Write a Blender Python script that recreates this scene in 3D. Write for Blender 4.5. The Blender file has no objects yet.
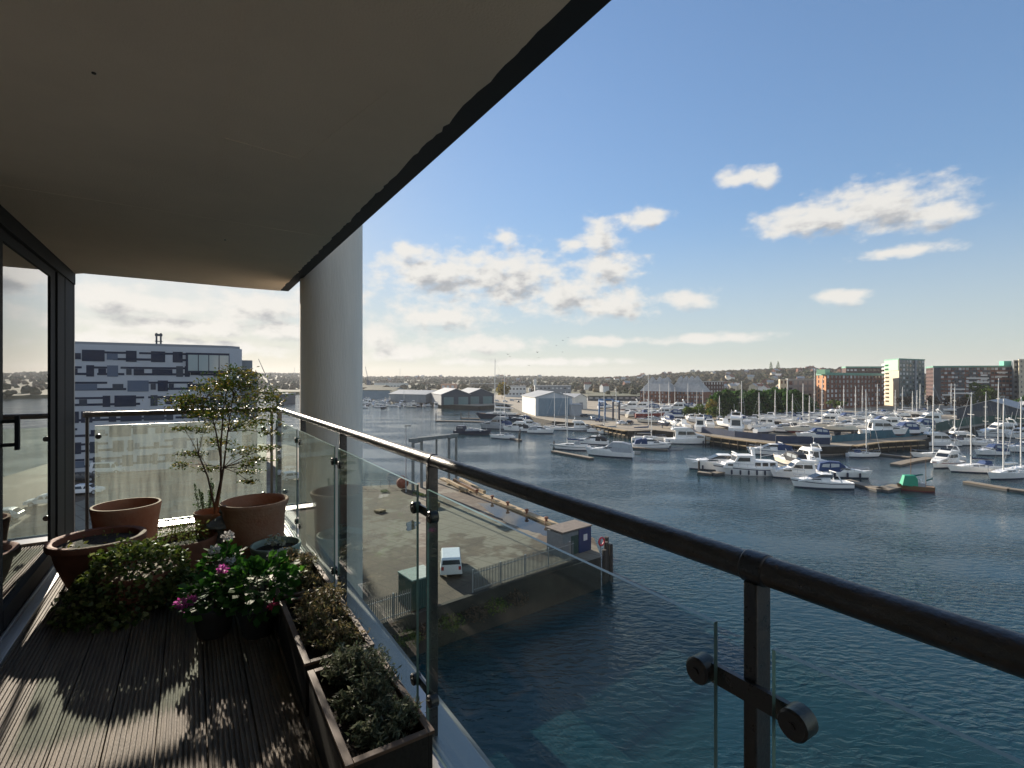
import bpy, math, random
import numpy as np
from mathutils import Vector, Matrix
random.seed(7)
R = math.radians
S = bpy.context.scene
COL = S.collection

# ------------------------------------------------------------ camera, sky, sun, exposure
F = 500.0; HZ = 380.0; CAMZ = 20.0
cam_d = bpy.data.cameras.new('camera'); cam = bpy.data.objects.new('camera', cam_d); COL.objects.link(cam)
cam.location = (0, 0, CAMZ); cam.rotation_euler = (R(90), 0, 0)
cam_d.sensor_width = 36.0; cam_d.lens = 36.0 * F / 1024.0
cam_d.shift_y = -(384 - HZ) / 1024.0
cam_d.clip_start = 0.02; cam_d.clip_end = 30000
S.camera = cam
SUN_AZ = -35.5      # degrees from the view axis, negative to the left
SUN_EL = 16.8
SKY_STRENGTH = 0.081
SUN_STRENGTH = 5.0
S.view_settings.view_transform = 'Standard'
try: S.view_settings.look = 'None'
except Exception: pass
S.view_settings.gamma = 1.0
S.view_settings.exposure = 1.0
S.render.engine = 'CYCLES'
S.cycles.max_bounces = 10
S.cycles.diffuse_bounces = 5
S.cycles.glossy_bounces = 4
S.cycles.transparent_max_bounces = 24
S.cycles.use_denoising = True
S.cycles.sample_clamp_indirect = 6.0
S.cycles.caustics_reflective = False
S.cycles.caustics_refractive = False

sa, se = R(SUN_AZ), R(SUN_EL)
SUNV = Vector((math.sin(sa) * math.cos(se), math.cos(sa) * math.cos(se), math.sin(se)))
sun_d = bpy.data.lights.new('sun', 'SUN'); sun = bpy.data.objects.new('sun', sun_d); COL.objects.link(sun)
sun_d.energy = SUN_STRENGTH; sun_d.angle = R(0.5); sun_d.color = (1.0, 0.88, 0.72)
sun.rotation_euler = SUNV.to_track_quat('Z', 'Y').to_euler()
sun.location = (-100, 200, 120)

W = bpy.data.worlds.new('World'); S.world = W; W.use_nodes = True
wt = W.node_tree; wt.nodes.clear()

def px_dir(px, py):
    al = math.atan((px - 512) / F)
    return al, math.atan((HZ - py) * math.cos(al) / F)

# clouds of the sky: soft ellipses in azimuth / elevation (radians)
CLOUDS = [(440, 274, 66, 20), (505, 278, 66, 26), (560, 296, 40, 18), (606, 304, 44, 15), (606, 269, 32, 15),
          (440, 317, 54, 14), (413, 252, 20, 9), (380, 338, 22, 12), (812, 218, 58, 14), (870, 207, 78, 20), (935, 213, 44, 13),
          (742, 178, 26, 8), (764, 176, 12, 8), (898, 252, 46, 6), (840, 297, 26, 8), (600, 235, 18, 15), (645, 219, 22, 9),
          (692, 299, 24, 9), (505, 237, 14, 7), (571, 245, 13, 6), (485, 345, 48, 9), (400, 352, 44, 8),
          (605, 341, 40, 5), (705, 339, 58, 5), (110, 300, 60, 15), (170, 306, 60, 14), (255, 306, 56, 16),
          (190, 326, 90, 9), (285, 330, 40, 9), (215, 348, 90, 7), (120, 340, 60, 7), (-40, 300, 90, 30),
          (330, 300, 40, 12), (540, 362, 90, 4), (1500, 120, 160, 50), (-300, 60, 200, 60)]
def N(tp, **kw):
    n = wt.nodes.new(tp)
    for k, v in kw.items(): setattr(n, k, v)
    return n
def cloud_group():
    g = bpy.data.node_groups.new('cloud_field', 'ShaderNodeTree')
    g.interface.new_socket('P', in_out='INPUT', socket_type='NodeSocketVector')
    g.interface.new_socket('D', in_out='OUTPUT', socket_type='NodeSocketFloat')
    nd = g.nodes; lk = g.links
    gi = nd.new('NodeGroupInput'); go = nd.new('NodeGroupOutput')
    # puffy distortion
    sc = nd.new('ShaderNodeVectorMath'); sc.operation = 'MULTIPLY'; sc.inputs[1].default_value = (1, 1.7, 1)
    lk.new(gi.outputs[0], sc.inputs[0])
    n1 = nd.new('ShaderNodeTexNoise'); n1.inputs['Scale'].default_value = 24; n1.inputs['Detail'].default_value = 7; n1.inputs['Roughness'].default_value = 0.56
    lk.new(sc.outputs[0], n1.inputs['Vector'])
    n2 = nd.new('ShaderNodeTexNoise'); n2.inputs['Scale'].default_value = 7; n2.inputs['Detail'].default_value = 3
    lk.new(sc.outputs[0], n2.inputs['Vector'])
    prev = None
    blobs = []
    for (px, py, rx, ry) in CLOUDS:
        a0, e0 = px_dir(px, py); c = math.cos(a0)
        blobs.append((a0, e0, rx / F * c * c * 1.3, ry / F * c * 1.35))
    # unseen cloud banks added behind the viewer to brighten the shaded sides
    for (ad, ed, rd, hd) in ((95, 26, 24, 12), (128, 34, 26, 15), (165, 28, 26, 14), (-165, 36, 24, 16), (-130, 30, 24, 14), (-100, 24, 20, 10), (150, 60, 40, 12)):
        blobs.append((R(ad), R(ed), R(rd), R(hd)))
    for (a0, e0, ra, re) in blobs:
        m = nd.new('ShaderNodeVectorMath'); m.operation = 'MULTIPLY_ADD'
        m.inputs[1].default_value = (1 / ra, 1 / re, 0); m.inputs[2].default_value = (-a0 / ra, -e0 / re, 0)
        lk.new(gi.outputs[0], m.inputs[0])
        l = nd.new('ShaderNodeVectorMath'); l.operation = 'LENGTH'; lk.new(m.outputs[0], l.inputs[0])
        if prev is None: prev = l.outputs['Value']
        else:
            q = nd.new('ShaderNodeMath'); q.operation = 'SMOOTH_MIN'; q.inputs[2].default_value = 0.35
            lk.new(prev, q.inputs[0]); lk.new(l.outputs['Value'], q.inputs[1]); prev = q.outputs[0]
    a = nd.new('ShaderNodeMath'); a.operation = 'MULTIPLY_ADD'; a.inputs[1].default_value = 2.0; a.inputs[2].default_value = -1.0
    lk.new(n1.outputs['Fac'], a.inputs[0])
    b = nd.new('ShaderNodeMath'); b.operation = 'MULTIPLY_ADD'; b.inputs[1].default_value = 0.65
    lk.new(n2.outputs['Fac'], b.inputs[0]); lk.new(a.outputs[0], b.inputs[2])
    d = nd.new('ShaderNodeMath'); d.operation = 'SUBTRACT'; lk.new(b.outputs[0], d.inputs[0]); lk.new(prev, d.inputs[1])
    e = nd.new('ShaderNodeMath'); e.operation = 'ADD'; e.inputs[1].default_value = 0.74; lk.new(d.outputs[0], e.inputs[0])
    lk.new(e.outputs[0], go.inputs[0])
    return g
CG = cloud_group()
def build_world():
    L = wt.links.new
    sky = N('ShaderNodeTexSky'); sky.sky_type = 'NISHITA'; sky.sun_disc = False
    sky.sun_elevation = se; sky.sun_rotation = sa
    sky.air_density = 1.0; sky.dust_density = 0.3; sky.ozone_density = 3.0; sky.altitude = 20
    # soft shoulder on the sky's own brightness (keeps its hue), so the part near the sun does not run away
    bw = N('ShaderNodeRGBToBW'); L(sky.outputs[0], bw.inputs[0])
    ad = N('ShaderNodeMath', operation='MULTIPLY_ADD'); ad.inputs[1].default_value = 1/3.4; ad.inputs[2].default_value = 1.0; L(bw.outputs[0], ad.inputs[0])
    dv = N('ShaderNodeMath', operation='DIVIDE'); dv.inputs[0].default_value = 1.75; L(ad.outputs[0], dv.inputs[1])
    sk = N('ShaderNodeVectorMath', operation='SCALE'); L(sky.outputs[0], sk.inputs[0]); L(dv.outputs[0], sk.inputs['Scale'])
    tc = N('ShaderNodeTexCoord'); sep = N('ShaderNodeSeparateXYZ'); L(tc.outputs['Generated'], sep.inputs[0])
    az = N('ShaderNodeMath', operation='ARCTAN2'); L(sep.outputs[0], az.inputs[0]); L(sep.outputs[1], az.inputs[1])
    el = N('ShaderNodeMath', operation='ARCSINE'); L(sep.outputs[2], el.inputs[0])
    P = N('ShaderNodeCombineXYZ'); L(az.outputs[0], P.inputs[0]); L(el.outputs[0], P.inputs[1])
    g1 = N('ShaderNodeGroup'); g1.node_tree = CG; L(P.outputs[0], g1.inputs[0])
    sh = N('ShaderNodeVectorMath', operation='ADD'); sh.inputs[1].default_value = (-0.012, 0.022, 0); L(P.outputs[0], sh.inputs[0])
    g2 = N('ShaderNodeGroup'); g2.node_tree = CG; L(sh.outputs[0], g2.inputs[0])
    den = N('ShaderNodeMapRange', interpolation_type='SMOOTHSTEP'); den.inputs[1].default_value = -0.02; den.inputs[2].default_value = 0.78
    L(g1.outputs[0], den.inputs[0])
    shd = N('ShaderNodeMapRange', interpolation_type='SMOOTHSTEP'); shd.inputs[1].default_value = 0.45; shd.inputs[2].default_value = 1.2
    L(g2.outputs[0], shd.inputs[0])
    cc = N('ShaderNodeMix', data_type='RGBA'); cc.inputs[6].default_value = (5.4, 5.2, 4.85, 1); cc.inputs[7].default_value = (2.5, 2.55, 2.65, 1)
    L(shd.outputs[0], cc.inputs[0])
    # pale haze low over the horizon
    hz = N('ShaderNodeMapRange', interpolation_type='SMOOTHERSTEP'); hz.inputs[1].default_value = 0.0; hz.inputs[2].default_value = 0.34; hz.inputs[3].default_value = 0.5; hz.inputs[4].default_value = 0.0; L(el.outputs[0], hz.inputs[0])
    pale = N('ShaderNodeMix', data_type='RGBA'); pale.inputs[7].default_value = (4.1, 4.2, 4.15, 1); L(hz.outputs[0], pale.inputs[0]); L(sk.outputs[0], pale.inputs[6])
    dm = N('ShaderNodeMath', operation='MULTIPLY'); dm.inputs[1].default_value = 0.93; L(den.outputs[0], dm.inputs[0])
    mx = N('ShaderNodeMix', data_type='RGBA'); L(dm.outputs[0], mx.inputs[0]); L(pale.outputs[2], mx.inputs[6]); L(cc.outputs[2], mx.inputs[7])
    bg = N('ShaderNodeBackground'); bg.inputs[1].default_value = SKY_STRENGTH; L(mx.outputs[2], bg.inputs[0])
    out = N('ShaderNodeOutputWorld'); L(bg.outputs[0], out.inputs[0])
build_world()

# ------------------------------------------------------------ helpers
def at(px, py, z=0.0):
    d = F * (CAMZ - z) / (py - HZ)
    return Vector(((px - 512) / F * d, d, z))
def atY(px, Y, z=0.0):
    return Vector(((px - 512) / F * Y, Y, z))
def zat(py, Y): return CAMZ + (HZ - py) / F * Y

TH = math.atan((512 - 190) / F)
CT, ST = math.cos(TH), math.sin(TH)

class MB:
    def __init__(s): s.v = []; s.f = []; s.m = []
    def add(s, vs, fs, mi=0):
        o = len(s.v); s.v += [tuple(p) for p in vs]
        for f in fs: s.f.append(tuple(i + o for i in f)); s.m.append(mi)
    def box(s, x0, x1, y0, y1, z0, z1, mi=0):
        s.add([(x0,y0,z0),(x1,y0,z0),(x1,y1,z0),(x0,y1,z0),(x0,y0,z1),(x1,y0,z1),(x1,y1,z1),(x0,y1,z1)],
              [(3,2,1,0),(4,5,6,7),(0,1,5,4),(1,2,6,5),(2,3,7,6),(3,0,4,7)], mi)
    def cbox(s, c, d, rz=0, mi=0, M=None):
        hx, hy, hz = d[0]/2, d[1]/2, d[2]/2
        vs = [Vector((sx*hx, sy*hy, sz*hz)) for sz in (-1,1) for sx, sy in ((-1,-1),(1,-1),(1,1),(-1,1))]
        if M is None: M = Matrix.Rotation(rz, 3, 'Z')
        s.add([M @ v + Vector(c) for v in vs], [(3,2,1,0),(4,5,6,7),(0,1,5,4),(1,2,6,5),(2,3,7,6),(3,0,4,7)], mi)
    def beam(s, p, q, w, h, mi=0):
        p, q = Vector(p), Vector(q); d = q - p; L = d.length
        if L < 1e-6: return
        x = d / L; up = Vector((0,0,1)) if abs(x.z) < 0.95 else Vector((1,0,0))
        y = up.cross(x).normalized(); z = x.cross(y)
        M = Matrix((x, y, z)).transposed()
        s.cbox((p + q) / 2, (L, w, h), M=M, mi=mi)
    def tube(s, pts, rs, n=8, mi=0, caps=True):
        pts = [Vector(p) for p in pts]
        if not hasattr(rs, '__len__'): rs = [rs] * len(pts)
        o = len(s.v); prev = None
        for i, p in enumerate(pts):
            d = (pts[min(i+1, len(pts)-1)] - pts[max(i-1, 0)]).normalized()
            if prev is None:
                a = Vector((0,0,1)) if abs(d.z) < 0.9 else Vector((1,0,0))
                u = a.cross(d).normalized()
            else: u = (prev - d * prev.dot(d)).normalized()
            prev = u; w = d.cross(u)
            for k in range(n):
                t = 2*math.pi*k/n
                s.v.append(tuple(p + (u*math.cos(t) + w*math.sin(t)) * rs[i]))
        for i in range(len(pts)-1):
            for k in range(n):
                a = o+i*n+k; b = o+i*n+(k+1) % n
                s.f.append((a, b, b+n, a+n)); s.m.append(mi)
        if caps:
            s.f.append(tuple(o+k for k in reversed(range(n)))); s.m.append(mi)
            e = o+(len(pts)-1)*n
            s.f.append(tuple(e+k for k in range(n))); s.m.append(mi)
    def lathe(s, prof, n=24, c=(0,0,0), mi=0, wob=0.0, capb=True, capt=False):
        o = len(s.v)
        for (r, z) in prof:
            for k in range(n):
                t = 2*math.pi*k/n; rr = r*(1 + wob*math.sin(3*t+z*9))
                s.v.append((c[0]+rr*math.cos(t), c[1]+rr*math.sin(t), c[2]+z))
        for i in range(len(prof)-1):
            for k in range(n):
                a = o+i*n+k; b = o+i*n+(k+1) % n
                s.f.append((a, b, b+n, a+n)); s.m.append(mi)
        if capb: s.f.append(tuple(o+k for k in reversed(range(n)))); s.m.append(mi)
        if capt:
            e = o+(len(prof)-1)*n; s.f.append(tuple(e+k for k in range(n))); s.m.append(mi)
    def prism(s, poly, z0, z1, mi=0, top=True, bot=True):
        n = len(poly); o = len(s.v)
        for z in (z0, z1):
            for p in poly: s.v.append((p[0], p[1], z))
        for i in range(n):
            j = (i+1) % n; s.f.append((o+i, o+j, o+n+j, o+n+i)); s.m.append(mi)
        if top: s.f.append(tuple(o+n+i for i in range(n))); s.m.append(mi)
        if bot: s.f.append(tuple(o+i for i in reversed(range(n)))); s.m.append(mi)
    def quad(s, a, b, c, d, mi=0): s.add([a, b, c, d], [(0,1,2,3)], mi)
    def sphere(s, c, r, n=10, m=6, mi=0, sq=(1,1,1)):
        prof = []
        o = len(s.v)
        for i in range(m+1):
            ph = -math.pi/2 + math.pi*i/m
            for k in range(n):
                t = 2*math.pi*k/n
                s.v.append((c[0]+r*sq[0]*math.cos(ph)*math.cos(t), c[1]+r*sq[1]*math.cos(ph)*math.sin(t), c[2]+r*sq[2]*math.sin(ph)))
        for i in range(m):
            for k in range(n):
                a = o+i*n+k; b = o+i*n+(k+1) % n
                s.f.append((a, b, b+n, a+n)); s.m.append(mi)
    def mesh(s, name, mats, smooth=False, ang=35):
        me = bpy.data.meshes.new(name); me.from_pydata(s.v, [], s.f)
        for m in (mats if isinstance(mats, (list, tuple)) else [mats]): me.materials.append(m)
        me.polygons.foreach_set('material_index', s.m)
        if smooth:
            me.polygons.foreach_set('use_smooth', [True]*len(s.f))
            try: me.set_sharp_from_angle(angle=R(ang))
            except Exception: pass
        me.validate(); me.update()
        return me
    def build(s, name, mats, parent=None, smooth=False, bevel=0.0, ang=35):
        o = bpy.data.objects.new(name, s.mesh(name, mats, smooth, ang)); COL.objects.link(o)
        if parent: o.parent = parent
        if bevel > 0:
            b = o.modifiers.new('bevel', 'BEVEL'); b.width = bevel; b.segments = 2; b.limit_method = 'ANGLE'
        return o
def tag(o, label=None, cat=None, group=None, kind=None):
    if label: o['label'] = label
    if cat: o['category'] = cat
    if group: o['group'] = group
    if kind: o['kind'] = kind
    return o
def empty(name, loc=(0,0,0), rz=0.0, label=None, cat=None, group=None):
    o = bpy.data.objects.new(name, None); COL.objects.link(o)
    o.location = loc; o.rotation_euler = (0, 0, rz); o.empty_display_size = 0.3
    return tag(o, label, cat, group)
KIDS = {}
def copy_tree(o, parent=None):
    c = o.copy(); COL.objects.link(c)
    if parent: c.parent = parent
    for ch in o.children: copy_tree(ch, c)
    return c

# ------------------------------------------------------------ materials
MATS = {}
def mat(name, col, rough=0.6, metal=0.0, var=0.0, vscale=3.0, bump=0.0, bscale=30.0, col2=None, spec=0.5, coords='Object', detail=5.0, stretch=None, rvar=0.0):
    if name in MATS: return MATS[name]
    m = bpy.data.materials.new(name); m.use_nodes = True; nt = m.node_tree; b = nt.nodes['Principled BSDF']
    b.inputs['Base Color'].default_value = (*col, 1); b.inputs['Roughness'].default_value = rough; b.inputs['Metallic'].default_value = metal
    b.inputs['Specular IOR Level'].default_value = spec
    if var > 0 or bump > 0 or col2 or rvar > 0:
        tc = nt.nodes.new('ShaderNodeTexCoord'); vec = tc.outputs[coords]
        if stretch:
            mp = nt.nodes.new('ShaderNodeMapping'); mp.inputs['Scale'].default_value = stretch; nt.links.new(vec, mp.inputs[0]); vec = mp.outputs[0]
    if var > 0 or col2:
        n = nt.nodes.new('ShaderNodeTexNoise'); n.inputs['Scale'].default_value = vscale; n.inputs['Detail'].default_value = detail; n.inputs['Roughness'].default_value = 0.65
        nt.links.new(vec, n.inputs['Vector'])
        r = nt.nodes.new('ShaderNodeValToRGB'); r.color_ramp.elements[0].position = 0.32; r.color_ramp.elements[1].position = 0.68
        c2 = col2 or tuple(min(1, c*(1+var)) for c in col); c1 = tuple(c*(1-var) for c in col) if not col2 else col
        r.color_ramp.elements[0].color = (*c1, 1); r.color_ramp.elements[1].color = (*c2, 1)
        nt.links.new(n.outputs['Fac'], r.inputs[0]); nt.links.new(r.outputs[0], b.inputs['Base Color'])
    if rvar > 0:
        n3 = nt.nodes.new('ShaderNodeTexNoise'); n3.inputs['Scale'].default_value = bscale*.35; n3.inputs['Detail'].default_value = 8; n3.inputs['Roughness'].default_value = .75
        nt.links.new(vec, n3.inputs['Vector']); q = nt.nodes.new('ShaderNodeMapRange'); q.inputs[1].default_value = .3; q.inputs[2].default_value = .7; q.inputs[3].default_value = max(.05, rough-rvar); q.inputs[4].default_value = min(1, rough+rvar)
        nt.links.new(n3.outputs['Fac'], q.inputs[0]); nt.links.new(q.outputs[0], b.inputs['Roughness'])
    if bump > 0:
        n2 = nt.nodes.new('ShaderNodeTexNoise'); n2.inputs['Scale'].default_value = bscale; n2.inputs['Detail'].default_value = 6
        nt.links.new(vec, n2.inputs['Vector'])
        bp = nt.nodes.new('ShaderNodeBump'); bp.inputs['Strength'].default_value = bump; bp.inputs['Distance'].default_value = 0.02
        nt.links.new(n2.outputs['Fac'], bp.inputs['Height']); nt.links.new(bp.outputs[0], b.inputs['Normal'])
    MATS[name] = m
    return m
def glass_mat(name, tint=(0.93, 0.97, 0.96), dirt=0.03, dscale=6.0, streak=(1, 1, 1), dirtcol=(0.6, 0.62, 0.6), refl=1.0):
    m = bpy.data.materials.new(name); m.use_nodes = True; nt = m.node_tree; nt.nodes.clear(); L = nt.links.new
    tr = nt.nodes.new('ShaderNodeBsdfTransparent'); tr.inputs[0].default_value = (*tint, 1)
    gl = nt.nodes.new('ShaderNodeBsdfGlossy'); gl.inputs['Roughness'].default_value = 0.0
    lw = nt.nodes.new('ShaderNodeLayerWeight'); lw.inputs['Blend'].default_value = 0.5
    pw = nt.nodes.new('ShaderNodeMath'); pw.operation = 'POWER'; pw.inputs[1].default_value = 5.0; L(lw.outputs['Facing'], pw.inputs[0])
    ml = nt.nodes.new('ShaderNodeMath'); ml.operation = 'MULTIPLY_ADD'; ml.inputs[1].default_value = 0.9*refl; ml.inputs[2].default_value = 0.028*refl; ml.use_clamp = True; L(pw.outputs[0], ml.inputs[0])
    mx = nt.nodes.new('ShaderNodeMixShader'); L(ml.outputs[0], mx.inputs[0]); L(tr.outputs[0], mx.inputs[1]); L(gl.outputs[0], mx.inputs[2])
    df = nt.nodes.new('ShaderNodeBsdfTranslucent'); df.inputs[0].default_value = (*dirtcol, 1)
    d2 = nt.nodes.new('ShaderNodeBsdfDiffuse'); d2.inputs[0].default_value = (*dirtcol, 1)
    dd = nt.nodes.new('ShaderNodeMixShader'); dd.inputs[0].default_value = 0.5; L(df.outputs[0], dd.inputs[1]); L(d2.outputs[0], dd.inputs[2])
    tc = nt.nodes.new('ShaderNodeTexCoord'); mp = nt.nodes.new('ShaderNodeMapping'); mp.inputs['Scale'].default_value = streak; L(tc.outputs['Object'], mp.inputs[0])
    n = nt.nodes.new('ShaderNodeTexNoise'); n.inputs['Scale'].default_value = dscale; n.inputs['Detail'].default_value = 6; n.inputs['Roughness'].default_value = 0.7; L(mp.outputs[0], n.inputs['Vector'])
    mr = nt.nodes.new('ShaderNodeMapRange'); mr.inputs[1].default_value = 0.3; mr.inputs[2].default_value = 0.75; mr.inputs[3].default_value = dirt*0.35; mr.inputs[4].default_value = dirt*1.7
    L(n.outputs['Fac'], mr.inputs[0])
    m2 = nt.nodes.new('ShaderNodeMixShader'); L(mr.outputs[0], m2.inputs[0]); L(mx.outputs[0], m2.inputs[1]); L(dd.outputs[0], m2.inputs[2])
    out = nt.nodes.new('ShaderNodeOutputMaterial'); L(m2.outputs[0], out.inputs[0])
    MATS[name] = m
    return m
def leaf_mat(name, cols, trans=0.35, rough=0.5):
    """leaf tint comes from a random per-leaf value stored on the mesh"""
    m = bpy.data.materials.new(name); m.use_nodes = True; nt = m.node_tree; L = nt.links.new
    b = nt.nodes['Principled BSDF']; b.inputs['Roughness'].default_value = rough; b.inputs['Specular IOR Level'].default_value = 0.2
    a = nt.nodes.new('ShaderNodeAttribute'); a.attribute_name = 'tint'
    r = nt.nodes.new('ShaderNodeValToRGB'); els = r.color_ramp.elements
    while len(els) < len(cols): els.new(0.5)
    for i, c in enumerate(cols): els[i].position = i/(len(cols)-1); els[i].color = (*c, 1)
    L(a.outputs['Fac'], r.inputs[0]); L(r.outputs[0], b.inputs['Base Color'])
    t = nt.nodes.new('ShaderNodeBsdfTranslucent')
    hs = nt.nodes.new('ShaderNodeHueSaturation'); hs.inputs['Value'].default_value = 1.6; hs.inputs['Saturation'].default_value = 1.1
    L(r.outputs[0], hs.inputs['Color']); L(hs.outputs[0], t.inputs[0])
    mx = nt.nodes.new('ShaderNodeMixShader'); mx.inputs[0].default_value = trans
    L(b.outputs[0], mx.inputs[1]); L(t.outputs[0], mx.inputs[2]); L(mx.outputs[0], nt.nodes['Material Output'].inputs[0])
    MATS[name] = m
    return m
def leaves(name, pts, size, mat_, parent=None, asp=0.5, seed=0, flat=0.0, nrm=None):
    """many small leaf blades, one mesh; pts Nx3, size scalar or N"""
    rg = np.random.RandomState(seed); pts = np.asarray(pts, float); n = len(pts)
    d = rg.normal(size=(n,3)); d[:,2] *= (1-flat); d /= np.linalg.norm(d, axis=1)[:,None]
    q = rg.normal(size=(n,3))
    if flat > 0: q = q*(1-flat) + np.array([0,0,1.0])*flat*2
    s = np.cross(q, d); s /= (np.linalg.norm(s, axis=1)[:,None]+1e-9)
    nn = np.cross(d, s)
    sz = (np.ones(n)*size if np.isscalar(size) else np.asarray(size))*rg.uniform(0.65, 1.3, n)
    l = sz[:,None]; w = (sz*asp)[:,None]
    V = np.empty((n,4,3)); V[:,0] = pts-d*l*0.5; V[:,1] = pts+s*w*0.5+nn*l*0.08; V[:,2] = pts+d*l*0.5; V[:,3] = pts-s*w*0.5+nn*l*0.08
    me = bpy.data.meshes.new(name)
    me.vertices.add(n*4); me.vertices.foreach_set('co', V.ravel())
    me.loops.add(n*4); me.loops.foreach_set('vertex_index', np.arange(n*4))
    me.polygons.add(n); me.polygons.foreach_set('loop_start', np.arange(n)*4); me.polygons.foreach_set('loop_total', np.full(n,4))
    at_ = me.attributes.new('tint', 'FLOAT', 'POINT'); at_.data.foreach_set('value', np.repeat(rg.uniform(0,1,n), 4))
    me.materials.append(mat_); me.update(); me.validate()
    o = bpy.data.objects.new(name, me); COL.objects.link(o)
    if parent: o.parent = parent
    return o
def blob_pts(n, c, r, seed, shell=0.5, lump=0.25):
    rg = np.random.RandomState(seed); p = rg.normal(size=(n,3)); p /= np.linalg.norm(p, axis=1)[:,None]
    rad = rg.uniform(shell, 1, n)**0.6
    lf = 1 + lump*np.sin(p[:,0]*5+seed)*np.cos(p[:,1]*4+seed*2)*np.sin(p[:,2]*5+1.3*seed)
    return np.array(c)+p*(rad*lf)[:,None]*np.array(r)

WHITE = mat('white_gelcoat', (0.88, 0.87, 0.84), 0.28, var=0.05, vscale=1.5)
CREAM = mat('cream_gelcoat', (0.72, 0.66, 0.55), 0.35, var=0.06, vscale=1.5)
NAVY = mat('navy_hull', (0.015, 0.024, 0.055), 0.3, var=0.15, vscale=1.0)
BLUEC = mat('blue_canvas', (0.02, 0.05, 0.14), 0.85, var=0.2, vscale=4)
BLACKC = mat('black_canvas', (0.03, 0.033, 0.04), 0.8, var=0.2, vscale=4)
GREYC = mat('grey_canvas', (0.36, 0.38, 0.40), 0.85, var=0.12, vscale=3)
GREENC = mat('green_tarpaulin', (0.02, 0.30, 0.17), 0.6, var=0.2, vscale=4)
TEALC = mat('teal_canvas', (0.02, 0.15, 0.14), 0.8, var=0.2, vscale=4)
REDB = mat('red_antifoul', (0.20, 0.035, 0.03), 0.7, var=0.2, vscale=3)
BOOT = mat('dark_antifoul', (0.03, 0.04, 0.06), 0.6)
DARKG = mat('smoked_glass', (0.015, 0.02, 0.026), 0.08, spec=0.7)
ALU = mat('mast_aluminium', (0.72, 0.71, 0.68), 0.4, metal=0.2)
STEEL = mat('stainless_rail', (0.6, 0.6, 0.6), 0.25, metal=0.9)
TEAK = mat('teak_deck', (0.30, 0.20, 0.12), 0.7, var=0.2, vscale=6)
BROWNW = mat('varnished_timber', (0.20, 0.11, 0.05), 0.45, var=0.3, vscale=5)
RUBBER = mat('black_rubber', (0.02, 0.02, 0.02), 0.8)
# ================================================================ BALCONY (local x = across, y = along, rotated by TH about the camera's plumb line)
DZ = CAMZ - 1.44      # deck level
CZ = CAMZ + 0.95       # ceiling level
def bal(name, label, cat, x=0, y=0, z=0, rz=0.0, group=None):
    p = Matrix.Rotation(TH, 3, 'Z') @ Vector((x, y, z))
    return empty(name, p, TH + rz, label, cat, group)

deck_m = mat('weathered_decking', (0.135, 0.105, 0.076), 0.75, var=0.4, vscale=2.5, bump=0.3, bscale=60, stretch=(8, 1, 1))
mb = MB(); prof = []
x = -0.80; BW = 0.172
while x < 0.74:
    nr = 9; p = (BW - 0.006) / nr
    for k in range(nr):
        a = x + k * p
        prof += [(a, -0.008), (a + 0.0015, 0.0), (a + p*0.52, 0.0), (a + p*0.52 + 0.0015, -0.008)]
    prof += [(x + BW - 0.006, -0.008), (x + BW - 0.0055, -0.025), (x + BW - 0.0005, -0.025)]
    x += BW
n = len(prof)
vs = [(a, -2.39, z) for a, z in prof] + [(a, 5.93, z) for a, z in prof]
mb.add(vs, [(i, i+1, n+i+1, n+i) for i in range(n-1)])
deck = mb.build('balcony_deck', deck_m); deck.location = (0, 0, DZ); deck.rotation_euler.z = TH; tag(deck, 'grooved weathered timber balcony deck under the plant pots', 'deck', kind='structure')

# --- the apartment building this balcony belongs to
ceil_m = mat('painted_soffit', (0.84, 0.68, 0.54), 0.85, var=0.07, vscale=0.9, bump=0.25, bscale=140)
edge_m = mat('dark_drip_edge', (0.02, 0.022, 0.026), 0.7)
wallw = mat('pale_render', (0.6, 0.58, 0.54), 0.85, var=0.06, vscale=2, bump=0.2, bscale=80)
frame_m = mat('anthracite_frame', (0.018, 0.019, 0.021), 0.75, bump=0.05, bscale=200, spec=0.2)
alu_m = mat('anodised_aluminium', (0.36, 0.36, 0.36), 0.4, metal=0.7)
apt = bal('apartment_building', 'own apartment building with pale balcony ceiling and dark framed sliding door', 'building', 0, 0, 0)
mb = MB()
mb.box(-6.0, -0.95, -9, 3.1, DZ, CZ - 0.001)
mb.box(-6.0, -5.9, 3.101, 5.89, DZ, CZ - 0.001)
mb.box(-5.899, -0.951, 5.80, 5.895, DZ + 0.3, CZ - 0.001)
mb.box(-7.0, -0.86, -9, 5.90, -2, DZ - 0.31)
mb.box(-7.0, -0.93, -9, 5.89, CZ + 0.31, CZ + 9)
mb.box(-0.949, 3.0, -2.6, -2.4, DZ, CZ - 0.001)
mb.build('wall', wallw, apt)
mb = MB()
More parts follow.
